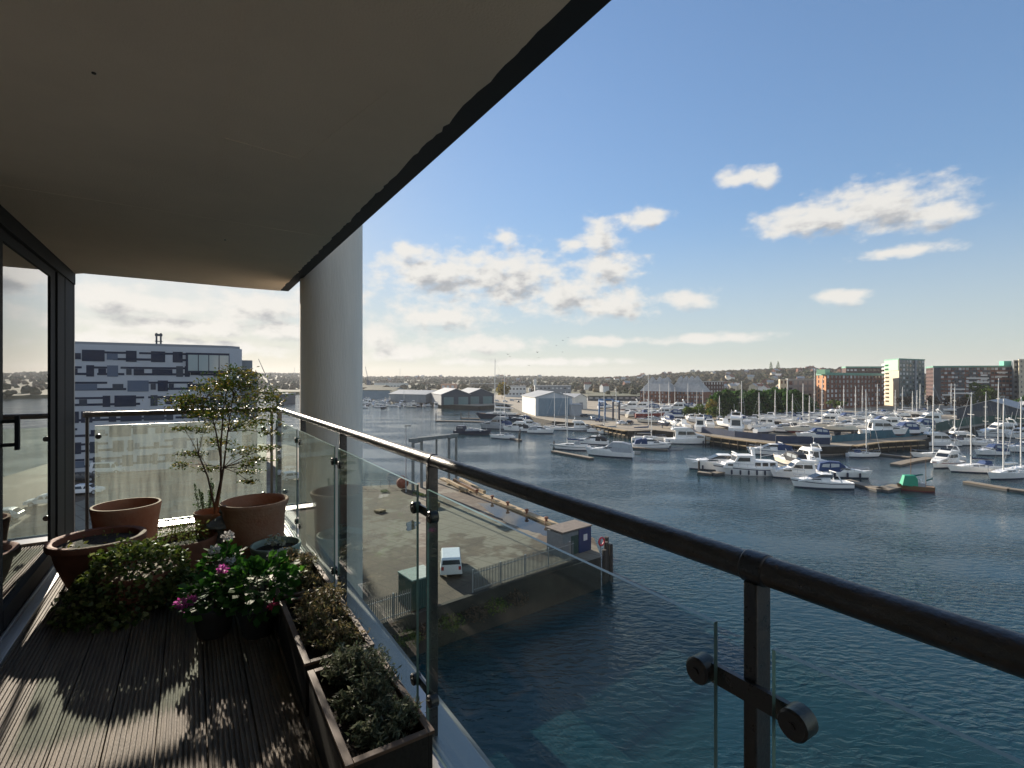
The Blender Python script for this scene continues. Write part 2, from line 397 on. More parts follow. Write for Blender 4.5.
# soffit slab with ragged painted edge and a slightly bowed far end
rg = random.Random(3); edge = []
yy = -9.0
while yy < 5.80:
    edge.append((0.80 + rg.uniform(-0.006, 0.006) + (0.006 if rg.random() < 0.2 else 0), yy)); yy += rg.uniform(0.02, 0.06) if yy > -0.5 else 0.6
far = [(0.80, 5.82), (0.4, 5.84), (0.0, 5.83), (-0.4, 5.82), (-0.80, 5.82), (-0.9, 5.92), (-6.5, 5.92)]
mb.prism(edge + far + [(-6.5, -9)], CZ, CZ + 0.28)
soff = mb.build('ceiling', ceil_m, apt)
mb = MB(); mb.prism([(0.77, -9), (0.892, -9), (0.892, 5.84), (0.77, 5.845)], CZ + 0.006, CZ + 0.285); mb.build('edge_strip', edge_m, apt)
mb = MB(); mb.prism([(-6.4, -9), (0.98, -9), (0.98, 6.12), (-0.88, 6.12), (-0.88, 5.91), (-6.4, 5.91)], DZ - 0.3, DZ - 0.04); mb.build('balcony_slab', mat('slab_concrete', (0.4, 0.4, 0.39), 0.8, var=0.1), apt)
mb = MB()
for (x0, y0, x1, y1) in ((.12, -.4, .10, 5.78), (.55, 1.6, .40, 2.3), (.40, 2.3, .10, 2.26), (-.78, 3.4, .78, 3.46)): mb.beam((x0, y0, CZ), (x1, y1, CZ), .006, .003)
mb.build('plaster_ridge', ceil_m, apt)
for (x, y) in ((.33, 1.25), (-.25, 2.0), (.2, 3.9)):
    mb = MB(); mb.tube([(x, y, CZ + .01), (x, y, CZ - .003)], .006, 10); mb.build('fixing_cap', mat('dark_fixing', (.05, .04, .035), .6), apt)
door = empty('sliding_door'); door.parent = apt
mb = MB()
mb.box(-0.97, -0.86, 3.1, 5.87, CZ - 0.10, CZ - 0.002)          # head
mb.box(-0.93, -0.885, 3.1, 5.07, CZ - 0.165, CZ - 0.101)
mb.box(-0.925, -0.872, 3.60, 3.86, DZ + 0.045, CZ - 0.166)       # near stile
mb.box(-0.93, -0.886, 5.07, 5.23, DZ + 0.045, CZ - 0.002)
mb.box(-0.94, -0.874, 5.236, 5.50, DZ + 0.045, CZ - 0.002)
mb.box(-0.94, -0.872, 5.51, 5.87, DZ - 0.03, CZ - 0.002)
mb.box(-0.955, -0.85, 3.1, 3.2, DZ + 0.045, CZ - 0.166)
mb.box(-0.93, -0.87, 3.861, 5.069, DZ + 0.046, DZ + 0.16)        # bottom rail
mb.box(-0.93, -0.87, 3.201, 3.599, DZ + 0.046, DZ + 0.16)
mb.build('door_frame', frame_m, door, bevel=0.002)
mb = MB(); mb.box(-1.0, -0.80, 3.1, 5.87, DZ - 0.03, DZ + 0.02); mb.box(-0.92, -0.905, 3.1, 5.069, DZ + 0.021, DZ + 0.044); mb.box(-0.868, -0.855, 3.1, 5.069, DZ + 0.021, DZ + 0.044)
mb.box(-0.97, -0.868, 5.873, 5.895, DZ - 0.03, CZ - 0.002)
mb.build('sill', alu_m, door, bevel=0.002)
doorglass = glass_mat('door_glass', (0.45, 0.5, 0.48), 0.01, 4, refl=2.6)
for (a, b) in ((3.861, 5.069), (3.201, 3.599)):
    mb = MB(); mb.box(-0.905, -0.895, a, b, DZ + 0.161, CZ - 0.166); mb.build('glass_pane', doorglass, door)
mb = MB(); h0 = CAMZ - 0.36
mb.box(-0.871, -0.82, 3.83, 3.85, h0 - 0.01, h0 + 0.01); mb.box(-0.871, -0.82, 3.83, 3.85, h0 + 0.12, h0 + 0.14); mb.box(-0.82, -0.80, 3.825, 3.855, h0 - 0.03, h0 + 0.16)
mb.build('handle', frame_m, door, bevel=0.003)
# room behind the glass
room_m = mat('room_paint', (0.42, 0.42, 0.40), 0.9)
mb = MB(); mb.box(-5.899, -0.99, 3.11, 5.799, DZ - 0.03, DZ - 0.002); mb.build('room_floor', mat('room_carpet', (0.16, 0.15, 0.13), 0.95, var=0.1, vscale=20), apt)

# --- concrete column outside the rail
cp = Matrix.Rotation(TH, 3, 'Z') @ Vector((1.165, 5.06, 0))
col_m = mat('column_paint', (0.82, 0.765, 0.67), 0.8, var=0.09, vscale=4, bump=0.2, bscale=90, stretch=(1, 1, .12))
colm = MB(); colm.lathe([(0.288, -3), (0.288, 16.49), (0.2905, 16.495), (0.2905, 16.515), (0.288, 16.52), (0.288, 26)], 64, mi=0)
c = colm.build('concrete_column', col_m, smooth=True, ang=12); c.location = (cp.x, cp.y, 0)
tag(c, 'round pale concrete column rising just outside the balcony rail', 'column')

# --- railing
RZ_ = CAMZ - 0.322; RA = 0.817; TE = 6.02
rail = bal('balcony_railing', 'dark tubular balcony railing with clamped glass panels', 'railing', 0, 0, 0)
blackm = mat('black_powder_coat', (0.02, 0.021, 0.024), 0.36, bump=0.08, bscale=150, spec=0.6, rvar=0.16)
railm = mat('worn_handrail_paint', (0.034, 0.029, 0.025), 0.4, var=0.45, vscale=18, bump=0.15, bscale=120, spec=0.7, rvar=0.18)
mb = MB()
pts = [(RA, -2.39, RZ_), (RA, TE - 0.06, RZ_), (RA - 0.018, TE - 0.018, RZ_), (RA - 0.06, TE, RZ_), (-0.83, TE, RZ_)]
mb.tube(pts, 0.0245, 20)
mb.build('handrail', railm, rail, smooth=True, ang=60)
posts = [(RA, t) for t in (-2.25, -0.88, 0.493, 1.862, 3.25, 4.585, 5.93)]
glassm = glass_mat('railing_glass', (0.90, 0.955, 0.94), 0.003, 3.0, (1, 1, 0.3))
dirty = glass_mat('dirty_end_glass', (0.84, 0.9, 0.87), 0.14, 5.0, (4.5, 4.5, 0.35), dirtcol=(0.55, 0.57, 0.52))
gedge = mat('glass_edge', (0.16, 0.27, 0.25), 0.25, spec=0.6)
GT, GB = CAMZ - 0.425, CAMZ - 1.40
def post(a, t, rz=0.0, sides=(-1, 1), clamp=True):
    e = empty('post'); e.parent = rail; e.location = (a, t, 0); e.rotation_euler.z = rz
    mb = MB()
    mb.box(-0.022, 0.022, -0.012, 0.012, DZ - 0.25, RZ_ - 0.02)
    mb.tube([(0, -0.02, RZ_), (0, 0.02, RZ_)], 0.0275, 20)
    o = mb.build('upright', blackm, e, smooth=True, bevel=0.003)
    if clamp:
        for zz in (CAMZ - 0.525, CAMZ - 1.23):
            mb = MB(); mb.box(-0.030, -0.020, min(sides)*0.085, max(sides)*0.085, zz - 0.017, zz + 0.017)
            for s in sides:
                y = s*0.085
                mb.tube([(-0.052, y, zz), (-0.048, y, zz), (-0.018, y, zz)], [0.020, 0.0235, 0.0235], 24)
                mb.tube([(-0.0545, y, zz), (-0.0515, y, zz)], 0.007, 6)
            mb.build('clamp', blackm, e, smooth=True, ang=40)
    return e
for i, (a, t) in enumerate(posts): post(a, t, sides=(-1,) if i == len(posts)-1 else (-1, 1))
post(-0.80, TE, R(90), (-1,)); post(0.75, TE, R(90), (1,))
for i in range(len(posts)-1):
    t0, t1 = posts[i][1] + 0.052, posts[i+1][1] - 0.052
    mb = MB(); mb.box(RA - 0.045, RA - 0.035, t0, t1, GB, GT); mb.m = [1, 1, 1, 0, 1, 0]; mb.build('glass_panel', [glassm, gedge], rail)
mb = MB(); mb.box(-0.745, 0.70, TE - 0.005, TE + 0.005, GB + 0.02, GT); mb.m = [1, 1, 0, 1, 0, 1]; mb.build('glass_panel', [dirty, gedge], rail)
mb = MB(); mb.box(0.745, 0.93, -2.39, TE + 0.1, DZ - 0.035, DZ + 0.012); mb.box(-0.83, 0.744, 5.94, TE + 0.1, DZ - 0.035, DZ + 0.016); mb.build('edge_channel', alu_m, rail, bevel=0.003)

# ------------------------------------------------------------ pots and plants
terra = mat('terracotta', (0.30, 0.115, 0.06), 0.8, col2=(0.40, 0.22, 0.14), vscale=5, bump=0.2, bscale=60)
terra2 = mat('dark_terracotta', (0.22, 0.085, 0.05), 0.8, var=0.25, vscale=7, bump=0.2, bscale=60)
soil = mat('potting_soil', (0.035, 0.026, 0.02), 0.95, var=0.5, vscale=40, bump=0.8, bscale=80)
def potpos(px, py, z_above):   # world point of something z_above the deck seen at a pixel
    return at(px, py, DZ + z_above)
def pot(name, label, p, r, h, m, rim='collar', taper=0.72, group='terracotta pots on the balcony', cat='pot'):
    o = empty(name, (p.x, p.y, DZ), 0.3, label, cat, group)
    if rim == 'collar':
        prof = [(r*taper, 0), (r*taper*1.02, 0.01), (r*0.88, h*0.72), (r*0.89, h*0.74), (r*0.9, h*0.76), (r*0.92, h*0.86), (r*0.985, h*0.93), (r, h*0.965), (r*0.985, h*0.995), (r*0.95, h), (r*0.91, h*0.985), (r*0.885, h*0.93), (r*0.85, h*0.8)]
    elif rim == 'plain':
        prof = [(r*taper, 0), (r*taper*1.03, 0.012), (r*0.93, h*0.7), (r*0.99, h*0.93), (r, h*0.97), (r*0.985, h), (r*0.92, h), (r*0.90, h*0.96), (r*0.86, h*0.8)]
    else:   # bowl with a heavy rolled rim
        prof = [(r*0.55, 0), (r*0.6, 0.02), (r*0.8, h*0.5), (r*0.88, h*0.8), (r*0.9, h*0.84), (r*0.99, h*0.86), (r, h*0.92), (r*0.985, h*0.985), (r*0.93, h), (r*0.85, h*0.97), (r*0.83, h*0.85)]
    mb = MB(); mb.lathe(prof, 48); mb.build('pot_body', m, o, smooth=True, ang=50)
    rr, zz = prof[-1]
    mb = MB(); mb.lathe([(0.001, zz+0.008), (rr*0.5, zz + 0.014), (rr*1.0, zz)], 24, capb=False); mb.build('soil', soil, o, smooth=True)
    return o
PB = potpos(255, 506, 0.43); pot('terracotta_pot', 'large rounded terracotta pot with collar rim in the corner by the rail', PB, 0.248, 0.48, terra, 'collar', 0.82)
PA = potpos(124, 510, 0.40); PA = PA + Vector((-0.04, .08, 0)); pot('terracotta_pot', 'tall plain terracotta pot by the left end of the far glass', PA, 0.235, 0.43, terra, 'plain', 0.80)
PC = potpos(99, 537, 0.32); PC = PC + Vector((0.0, -0.01, 0)); bowl = pot('terracotta_bowl', 'wide shallow dark terracotta bowl beside the sliding door', PC, 0.285, 0.33, terra2, 'bowl')
sd_ = leaves('sprouts', np.array([0, 0, 0.3]) + np.random.RandomState(5).uniform(-1, 1, (60, 3))*np.array([.17, .17, .03]), 0.03, leaf_mat('seedling_leaf', [(0.10, 0.10, 0.03), (0.16, 0.18, 0.05)]), bowl); sd_['kind'] = 'stuff'
PT = potpos(212, 512, 0.37); pot('terracotta_pot', 'small ribbed terracotta pot holding the acer sapling', PT, 0.13, 0.38, terra, 'collar', 0.75)
PD = potpos(186, 540, 0.24); dp = pot('terracotta_pot', 'brown terracotta pot with sparse plant behind the ivy mound', PD, 0.205, 0.26, terra2, 'plain', 0.75)
wispy = leaf_mat('wispy_leaf', [(0.06, 0.09, 0.03), (0.14, 0.14, 0.05), (0.10, 0.12, 0.04)], 0.4)
leaves('foliage', blob_pts(420, (0, 0, 0.30), (.19, .19, .10), 11, 0.1), 0.03, wispy, dp, 0.35)
PG = potpos(276, 546, 0.20)
glaz = mat('green_glaze', (0.28, 0.34, 0.29), 0.3, var=0.15, vscale=8)
gb = pot('glazed_bowl', 'pale green glazed bowl in front of the large terracotta pot', PG, 0.175, 0.22, glaz, 'plain', 0.7, group=None)
leaves('foliage', blob_pts(70, (0, 0.02, 0.24), (.09, .09, .05), 13, 0.1), 0.035, leaf_mat('pale_petal', [(0.5, 0.45, 0.38), (0.3, 0.3, 0.15), (0.6, 0.58, 0.52)]), gb, 0.5)

# stone lantern ornament
PL = potpos(217, 552, 0.12)
stone = mat('weathered_stone', (0.16, 0.16, 0.155), 0.85, var=0.25, vscale=18, bump=0.4, bscale=70)
o = empty('stone_lantern', (PL.x, PL.y + 0.1, DZ), 0.2, 'small grey stone lantern ornament among the terracotta pots', 'ornament')
mb = MB(); mb.lathe([(0.10, 0), (0.10, 0.03), (0.05, 0.05), (0.05, 0.16), (0.085, 0.18), (0.085, 0.21)], 8, capt=True); mb.build('base', stone, o)
mb = MB(); mb.lathe([(0.065, 0.2105), (0.07, 0.30)], 6, capt=True); mb.build('light_box', stone, o)
mb = MB(); mb.lathe([(0.13, 0.3005), (0.125, 0.315), (0.06, 0.36), (0.03, 0.375), (0.03, 0.385), (0.042, 0.41), (0.03, 0.435), (0.004, 0.455)], 12, capt=True); mb.build('roof', stone, o, smooth=True)

# acer sapling
ac = empty('acer_sapling', (PT.x + 0.035, PT.y, DZ + 0.36), 0, 'slender acer sapling with feathery green leaves by the far glass', 'tree')
ac_leaf = leaf_mat('acer_leaf', [(0.018, 0.04, 0.008), (0.04, 0.07, 0.014), (0.08, 0.09, 0.02), (0.15, 0.11, 0.03)], 0.3)
bark = mat('young_bark', (0.11, 0.065, 0.045), 0.75, var=0.3, vscale=25)
Dp = PT.y; k = Dp / F
def ap(px, py, dy=0.0): return Vector(((px - 222) * k, dy, (500 - py) * k))
rg = random.Random(12)
mb = MB()
def limb(pts, r0, r1):
    n = len(pts); mb.tube(pts, [r0 + (r1-r0)*i/(n-1) for i in range(n)], 7)
limb([ap(221, 503), ap(222, 490), ap(225, 470, .02), ap(224, 440, .03), ap(226, 405, .04), ap(229, 385, .05)], .013, .003)
limb([ap(223, 494), ap(231, 458, -.03), ap(237, 425, -.06), ap(243, 395, -.08)], .009, .003)
limb([ap(221, 497), ap(211, 468, .04), ap(199, 448, .08), ap(196, 433, .1)], .008, .003)
limb([ap(224, 450, .03), ap(222, 420, -.02), ap(217, 395, -.06)], .007, .0025)
clumps = [(229, 380, 20, 10, 0.05), (248, 384, 20, 12, -.1), (212, 388, 22, 11, .1), (262, 392, 17, 10, .05), (200, 397, 18, 9, -.08), (240, 398, 20, 10, 0), (216, 402, 20, 8, -.12), (272, 406, 12, 5, .05), (186, 404, 12, 4, .06), (274, 440, 9, 4, -.06), (260, 460, 10, 3, -.1),
          (270, 398, 10, 7, .1), (190, 396, 9, 6, .05), (238, 371, 12, 8, 0), (246, 374, 10, 7, .1), (183, 424, 9, 4, .1), (203, 425, 12, 6, .1), (215, 437, 12, 6, .14), (250, 442, 13, 7, -.05), (266, 450, 12, 4, -.08), (236, 421, 18, 8, .08),
          (262, 416, 17, 8, .02), (271, 427, 8, 4, 0), (190, 448, 12, 5, .12), (205, 462, 9, 4, .12), (244, 458, 9, 4, .1), (228, 412, 20, 8, -.05), (256, 470, 7, 3, -.05), (180, 458, 8, 4, .1), (252, 405, 18, 8, -.12), (208, 410, 14, 6, 0)]
P = []
for i, (px, py, rx, rz_, dy) in enumerate(clumps):
    c0 = ap(px, py, dy); n = int(rx*rz_*1.75) + 50
    rr = np.random.RandomState(i); q = rr.normal(size=(n, 3)) * np.array([rx*k*0.58, rx*k*0.45, rz_*k*0.36]); P.append(q + np.array(c0))
    j = c0 + Vector((rg.uniform(-.02, .02), 0, -rz_*k*0.4))
    src = min([ap(226, 405, .04), ap(237, 425, -.06), ap(224, 440, .03), ap(199, 448, .08), ap(231, 458, -.03), ap(222, 420, -.02), ap(217, 395, -.06), ap(243, 395, -.08)], key=lambda v: (v - c0).length + (0.3 if v.z > c0.z + .03 else 0))
    limb([src, (src + c0)/2 + Vector((0, 0, .015)), c0], .0032, .0012)
mb.build('trunk', bark, ac, smooth=True)
leaves('crown', np.concatenate(P), 0.029, ac_leaf, ac, 0.34, 3, 0.35)
ac.scale = (1.06, 1.06, 1.10)

# small conifer by the far glass
PK = potpos(188, 520, 0.12)
cn = empty('conifer', (PK.x + .02, PK.y + .25, DZ + 0.0), 0, 'small upright feathery conifer against the far glass', 'plant')
con_leaf = leaf_mat('conifer_leaf', [(0.02, 0.05, 0.02), (0.05, 0.09, 0.03), (0.09, 0.12, 0.04)], 0.3)
P = []; mb = MB()
for i, (dx, h, dy) in enumerate(((-.12, .36, 0), (-.09, .30, .03), (.05, .42, 0), (.09, .38, -.03), (.02, .34, .04), (-.03, .28, -.02), (.13, .30, .02))):
    rr = np.random.RandomState(i); n = 170; t = rr.uniform(0, 1, n)
    P.append(np.stack([dx*(0.4 + .6*t) + rr.normal(size=n)*.022*(1.1-t), dy + rr.normal(size=n)*.022*(1.1-t), .05 + h*t], 1))
    mb.tube([(dx*.3, dy, 0), (dx, dy, h*.9 + .05)], [.004, .0015], 5)
mb.build('stem', bark, cn); leaves('foliage', np.concatenate(P), 0.028, con_leaf, cn, 0.3, 5)

# ivy mound in a pot
PI = potpos(140, 580, 0.16)
iv = empty('ivy_plant', (PI.x, PI.y, DZ), 0, 'bushy mound of variegated ivy spilling over the deck by the door', 'plant')
ivy_leaf = leaf_mat('ivy_leaf', [(0.03, 0.06, 0.015), (0.06, 0.09, 0.02), (0.11, 0.13, 0.03), (0.30, 0.30, 0.14)], 0.25, 0.4)
mb = MB(); mb.lathe([(0.15, 0), (0.17, 0.02), (0.2, 0.2), (0.215, 0.205), (0.215, 0.235), (0.19, 0.235)], 32, capt=True); mb.build('pot', terra2, iv, smooth=True)
pp = np.concatenate([blob_pts(2600, (-.03, 0, 0.18), (.31, .28, .19), 21, 0.75, 0.18), blob_pts(900, (-.20, -.08, 0.09), (.17, .22, .14), 22, 0.6), blob_pts(900, (.17, .02, 0.10), (.17, .2, .13), 23, 0.6), blob_pts(420, (-.05, -.26, 0.04), (.28, .12, .06), 24, 0.4), blob_pts(500, (-0.08, .04, 0.29), (.24, .2, .11), 25, 0.6)])
pp = pp[pp[:, 2] > 0.005]
leaves('foliage', pp, 0.032, ivy_leaf, iv, 0.8, 8, 0.2)

# geraniums in pots
ger_leaf = leaf_mat('geranium_leaf', [(0.02, 0.06, 0.012), (0.035, 0.10, 0.02), (0.07, 0.16, 0.03)], 0.3, 0.65)
white_p = leaf_mat('white_petal', [(0.42, 0.41, 0.40), (0.55, 0.54, 0.53)], 0.2)
pink_p = leaf_mat('magenta_petal', [(0.32, 0.06, 0.22), (0.46, 0.12, 0.36), (0.55, 0.25, 0.48)], 0.35)
rose_p = leaf_mat('rose_petal', [(0.55, 0.08, 0.18), (0.7, 0.15, 0.3)], 0.35)
def geranium(px, py, hz, r, label, heads, nl, seed, h=0.30):
    p = potpos(px, py, hz)
    g = empty('geranium', (p.x, p.y, DZ), seed, label, 'plant', 'geraniums in bloom on the deck'); g.rotation_euler.z = 0
    mb = MB(); mb.lathe([(0.075, 0), (0.08, 0.01), (0.105, 0.13), (0.112, 0.132), (0.112, 0.16), (0.098, 0.16)], 28, capt=True); mb.build('pot', mat('black_plant_pot', (0.025, 0.024, 0.023), 0.6), g, smooth=True)
    rr = random.Random(seed); mb = MB()
    for i in range(10):
        a = rr.uniform(0, 6.28); q = rr.uniform(.3, .9)*r
        mb.tube([(0, 0, .14), (q*.5*math.cos(a), q*.5*math.sin(a), .2), (q*math.cos(a), q*math.sin(a), h*rr.uniform(.7, 1))], [.004, .003, .002], 5)
    for (hx, hy, c) in heads:
        w = potpos(hx, hy, 0.32 if hy < 590 else 0.22); w = Vector((w.x - p.x, w.y - p.y, (w.z - DZ)))
        dd = p.y / w.length if False else 0
        # keep the flower head near the plant: place it at the plant's own distance
        zz = CAMZ - (hy - HZ)/F*(p.y - 0.06); w = Vector(((hx - 512)/F*(p.y - .06) - p.x, -.06, zz - DZ))
        mb.tube([(0, 0, .14), (w.x*.6, w.y*.6, w.z*.7), (w.x, w.y, w.z)], [.003, .0025, .002], 5)
        leaves('flower_head', blob_pts(46, w, (.034, .034, .026), hx, 0.3, 0.1), 0.024, {'w': white_p, 'p': pink_p, 'r': rose_p}[c], g, 0.8, hx)
    mb.build('stem', bark, g)
    leaves('foliage', blob_pts(nl, (0, 0, h*0.72), (r, r*.9, h*.42), seed, 0.35), 0.05, ger_leaf, g, 0.9, seed, 0.5)
    return g
geranium(258, 612, 0.12, 0.25, 'leafy green geranium with one rose pink bloom beside the planters', [(274, 606, 'r'), (277, 603, 'r')], 520, 31, 0.38)
geranium(214, 616, 0.10, 0.20, 'geranium with magenta blooms at the front of the pots', [(181, 603, 'p'), (190, 600, 'p'), (189, 608, 'p'), (222, 570, 'p')], 300, 32, 0.31)
geranium(224, 590, 0.12, 0.15, 'geranium with round white blooms in front of the stone lantern', [(215, 550, 'w'), (225, 572, 'w'), (214, 577, 'w'), (231, 560, 'w'), (210, 580, 'w'), (228, 536, 'w')], 240, 33, 0.36)
geranium(290, 582, 0.12, 0.14, 'sparse geranium with few white blooms beside the green bowl', [(273, 554, 'w'), (281, 553, 'w')], 130, 34, 0.24)

# trough planters along the rail
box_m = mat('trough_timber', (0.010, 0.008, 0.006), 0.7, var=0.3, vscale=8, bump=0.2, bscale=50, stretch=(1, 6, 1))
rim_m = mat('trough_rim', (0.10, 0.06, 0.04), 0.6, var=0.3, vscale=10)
lav = leaf_mat('lavender_leaf', [(0.06, 0.08, 0.05), (0.12, 0.14, 0.09), (0.2, 0.21, 0.15)], 0.25)
hea = leaf_mat('heather_leaf', [(0.06, 0.08, 0.03), (0.12, 0.10, 0.05), (0.2, 0.15, 0.09), (0.10, 0.12, 0.06)], 0.25)
def trough(t0, t1, label, plants, lm, seed):
    o = bal('trough_planter', label, 'planter', 0.56, (t0+t1)/2, DZ, group='trough planters along the rail')
    hw, hl, h, th = 0.145, (t1-t0)/2, 0.22, 0.016
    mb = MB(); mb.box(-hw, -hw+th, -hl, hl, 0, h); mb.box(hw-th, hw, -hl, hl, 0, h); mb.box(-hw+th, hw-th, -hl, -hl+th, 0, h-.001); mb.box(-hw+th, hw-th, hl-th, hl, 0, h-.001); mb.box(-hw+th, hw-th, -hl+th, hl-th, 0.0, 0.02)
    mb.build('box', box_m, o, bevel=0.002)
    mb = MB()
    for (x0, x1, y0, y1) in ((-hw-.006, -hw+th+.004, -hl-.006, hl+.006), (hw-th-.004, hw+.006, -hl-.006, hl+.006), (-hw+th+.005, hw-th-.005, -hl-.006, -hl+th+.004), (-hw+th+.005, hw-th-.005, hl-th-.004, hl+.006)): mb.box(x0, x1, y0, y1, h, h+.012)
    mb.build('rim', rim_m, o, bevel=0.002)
    mb = MB(); mb.box(-hw+th+.001, hw-th-.001, -hl+th+.001, hl-th-.001, 0.021, h-.05); mb.build('soil', soil, o)
    rr = np.random.RandomState(seed); P = []
    mb = MB(); mb.tube([(0, -hl+.05, h-.058), (0, hl-.05, h-.058)], .004, 4); [mb.tube([(0, y, h-.058), (x, y, h-.058)], .004, 4) for (x, y, r, hh) in plants if abs(x) > .001]
    for (x, y, r, hh) in plants:
        ns = int(42*r/0.1)
        for s_ in range(ns):
            a = rr.uniform(0, 6.28); lean = rr.uniform(0, 1)**.7*r
            q = np.array([x + lean*math.cos(a), y + lean*math.sin(a), h - .05 + .78*hh*rr.uniform(.55, 1.0)*(1 - .35*lean/r)])
            b = np.array([x + .2*lean*math.cos(a), y + .2*lean*math.sin(a), h-.06])
            mb.tube([b, q], [.002, .001], 3, caps=False)
            n = 26; t = rr.uniform(.3, 1.03, n)[:, None]
            P.append(b + (q-b)*t + rr.normal(size=(n, 3))*.010)
    mb.build('stem', bark, o)
    leaves('foliage', np.concatenate(P), 0.026, lm, o, 0.28, seed)
trough(1.60, 2.20, 'nearest dark timber trough planted with grey green lavender', [(.03, .2, .11, .26), (.03, -.02, .10, .22), (.05, .08, .10, .28), (-.02, .24, .1, .2), (.06, -.16, .10, .17), (-.03, -.18, .09, .12), (-.05, .02, .08, .12)], lav, 41)
trough(2.27, 2.98, 'middle dark timber trough with bushy heather and santolina', [(.03, -.22, .13, .2), (.0, .02, .14, .24), (.05, .2, .12, .26), (.0, .28, .1, .16), (-.06, -.1, .08, .13), (-.05, .14, .08, .13), (.05, -.28, .08, .14)], hea, 42)
trough(3.04, 3.72, 'farthest dark timber trough with sparse brown stems beside the rail', [(.02, -.2, .11, .2), (.05, .1, .11, .22), (0, .26, .1, .2)], hea, 43)
# ================================================================ WATER, LAND, SKYLINE TERRAIN
def water_mat():
    m = bpy.data.materials.new('harbour_water'); m.use_nodes = True; nt = m.node_tree; L = nt.links.new; b = nt.nodes['Principled BSDF']
    b.inputs['Base Color'].default_value = (0.008, 0.035, 0.045, 1); b.inputs['Roughness'].default_value = 0.07; b.inputs['IOR'].default_value = 1.33
    tc = nt.nodes.new('ShaderNodeTexCoord'); mp = nt.nodes.new('ShaderNodeMapping'); mp.inputs['Rotation'].default_value = (0, 0, R(25)); mp.inputs['Scale'].default_value = (1.0, 2.1, 1); L(tc.outputs['Object'], mp.inputs[0])
    n1 = nt.nodes.new('ShaderNodeTexNoise'); n1.inputs['Scale'].default_value = 0.95; n1.inputs['Detail'].default_value = 3.5; n1.inputs['Roughness'].default_value = 0.5; n1.inputs['Distortion'].default_value = 0.4; L(mp.outputs[0], n1.inputs['Vector'])
    n2 = nt.nodes.new('ShaderNodeTexNoise'); n2.inputs['Scale'].default_value = 0.035; n2.inputs['Detail'].default_value = 3; L(mp.outputs[0], n2.inputs['Vector'])
    mr = nt.nodes.new('ShaderNodeMapRange'); mr.inputs[1].default_value = 0.40; mr.inputs[2].default_value = 0.62; mr.inputs[3].default_value = 0.28; mr.inputs[4].default_value = 1.15; L(n2.outputs['Fac'], mr.inputs[0])
    bp = nt.nodes.new('ShaderNodeBump'); bp.inputs['Distance'].default_value = 0.21; L(n1.outputs['Fac'], bp.inputs['Height']); L(mr.outputs[0], bp.inputs['Strength'])
    L(bp.outputs[0], b.inputs['Normal'])
    return m
mb = MB(); mb.quad((-9400, -3000, 0), (9400, -3000, 0), (9400, 5000, 0), (-9400, 5000, 0)); w = mb.build('water', water_mat()); tag(w, 'rippled dark blue harbour water', 'water', kind='structure')

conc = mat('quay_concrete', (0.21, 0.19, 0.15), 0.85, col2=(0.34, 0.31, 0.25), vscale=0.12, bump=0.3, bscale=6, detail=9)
wallm = mat('quay_wall_stone', (0.014, 0.013, 0.010), 0.9, col2=(0.04, 0.036, 0.028), vscale=0.5, bump=0.6, bscale=3)
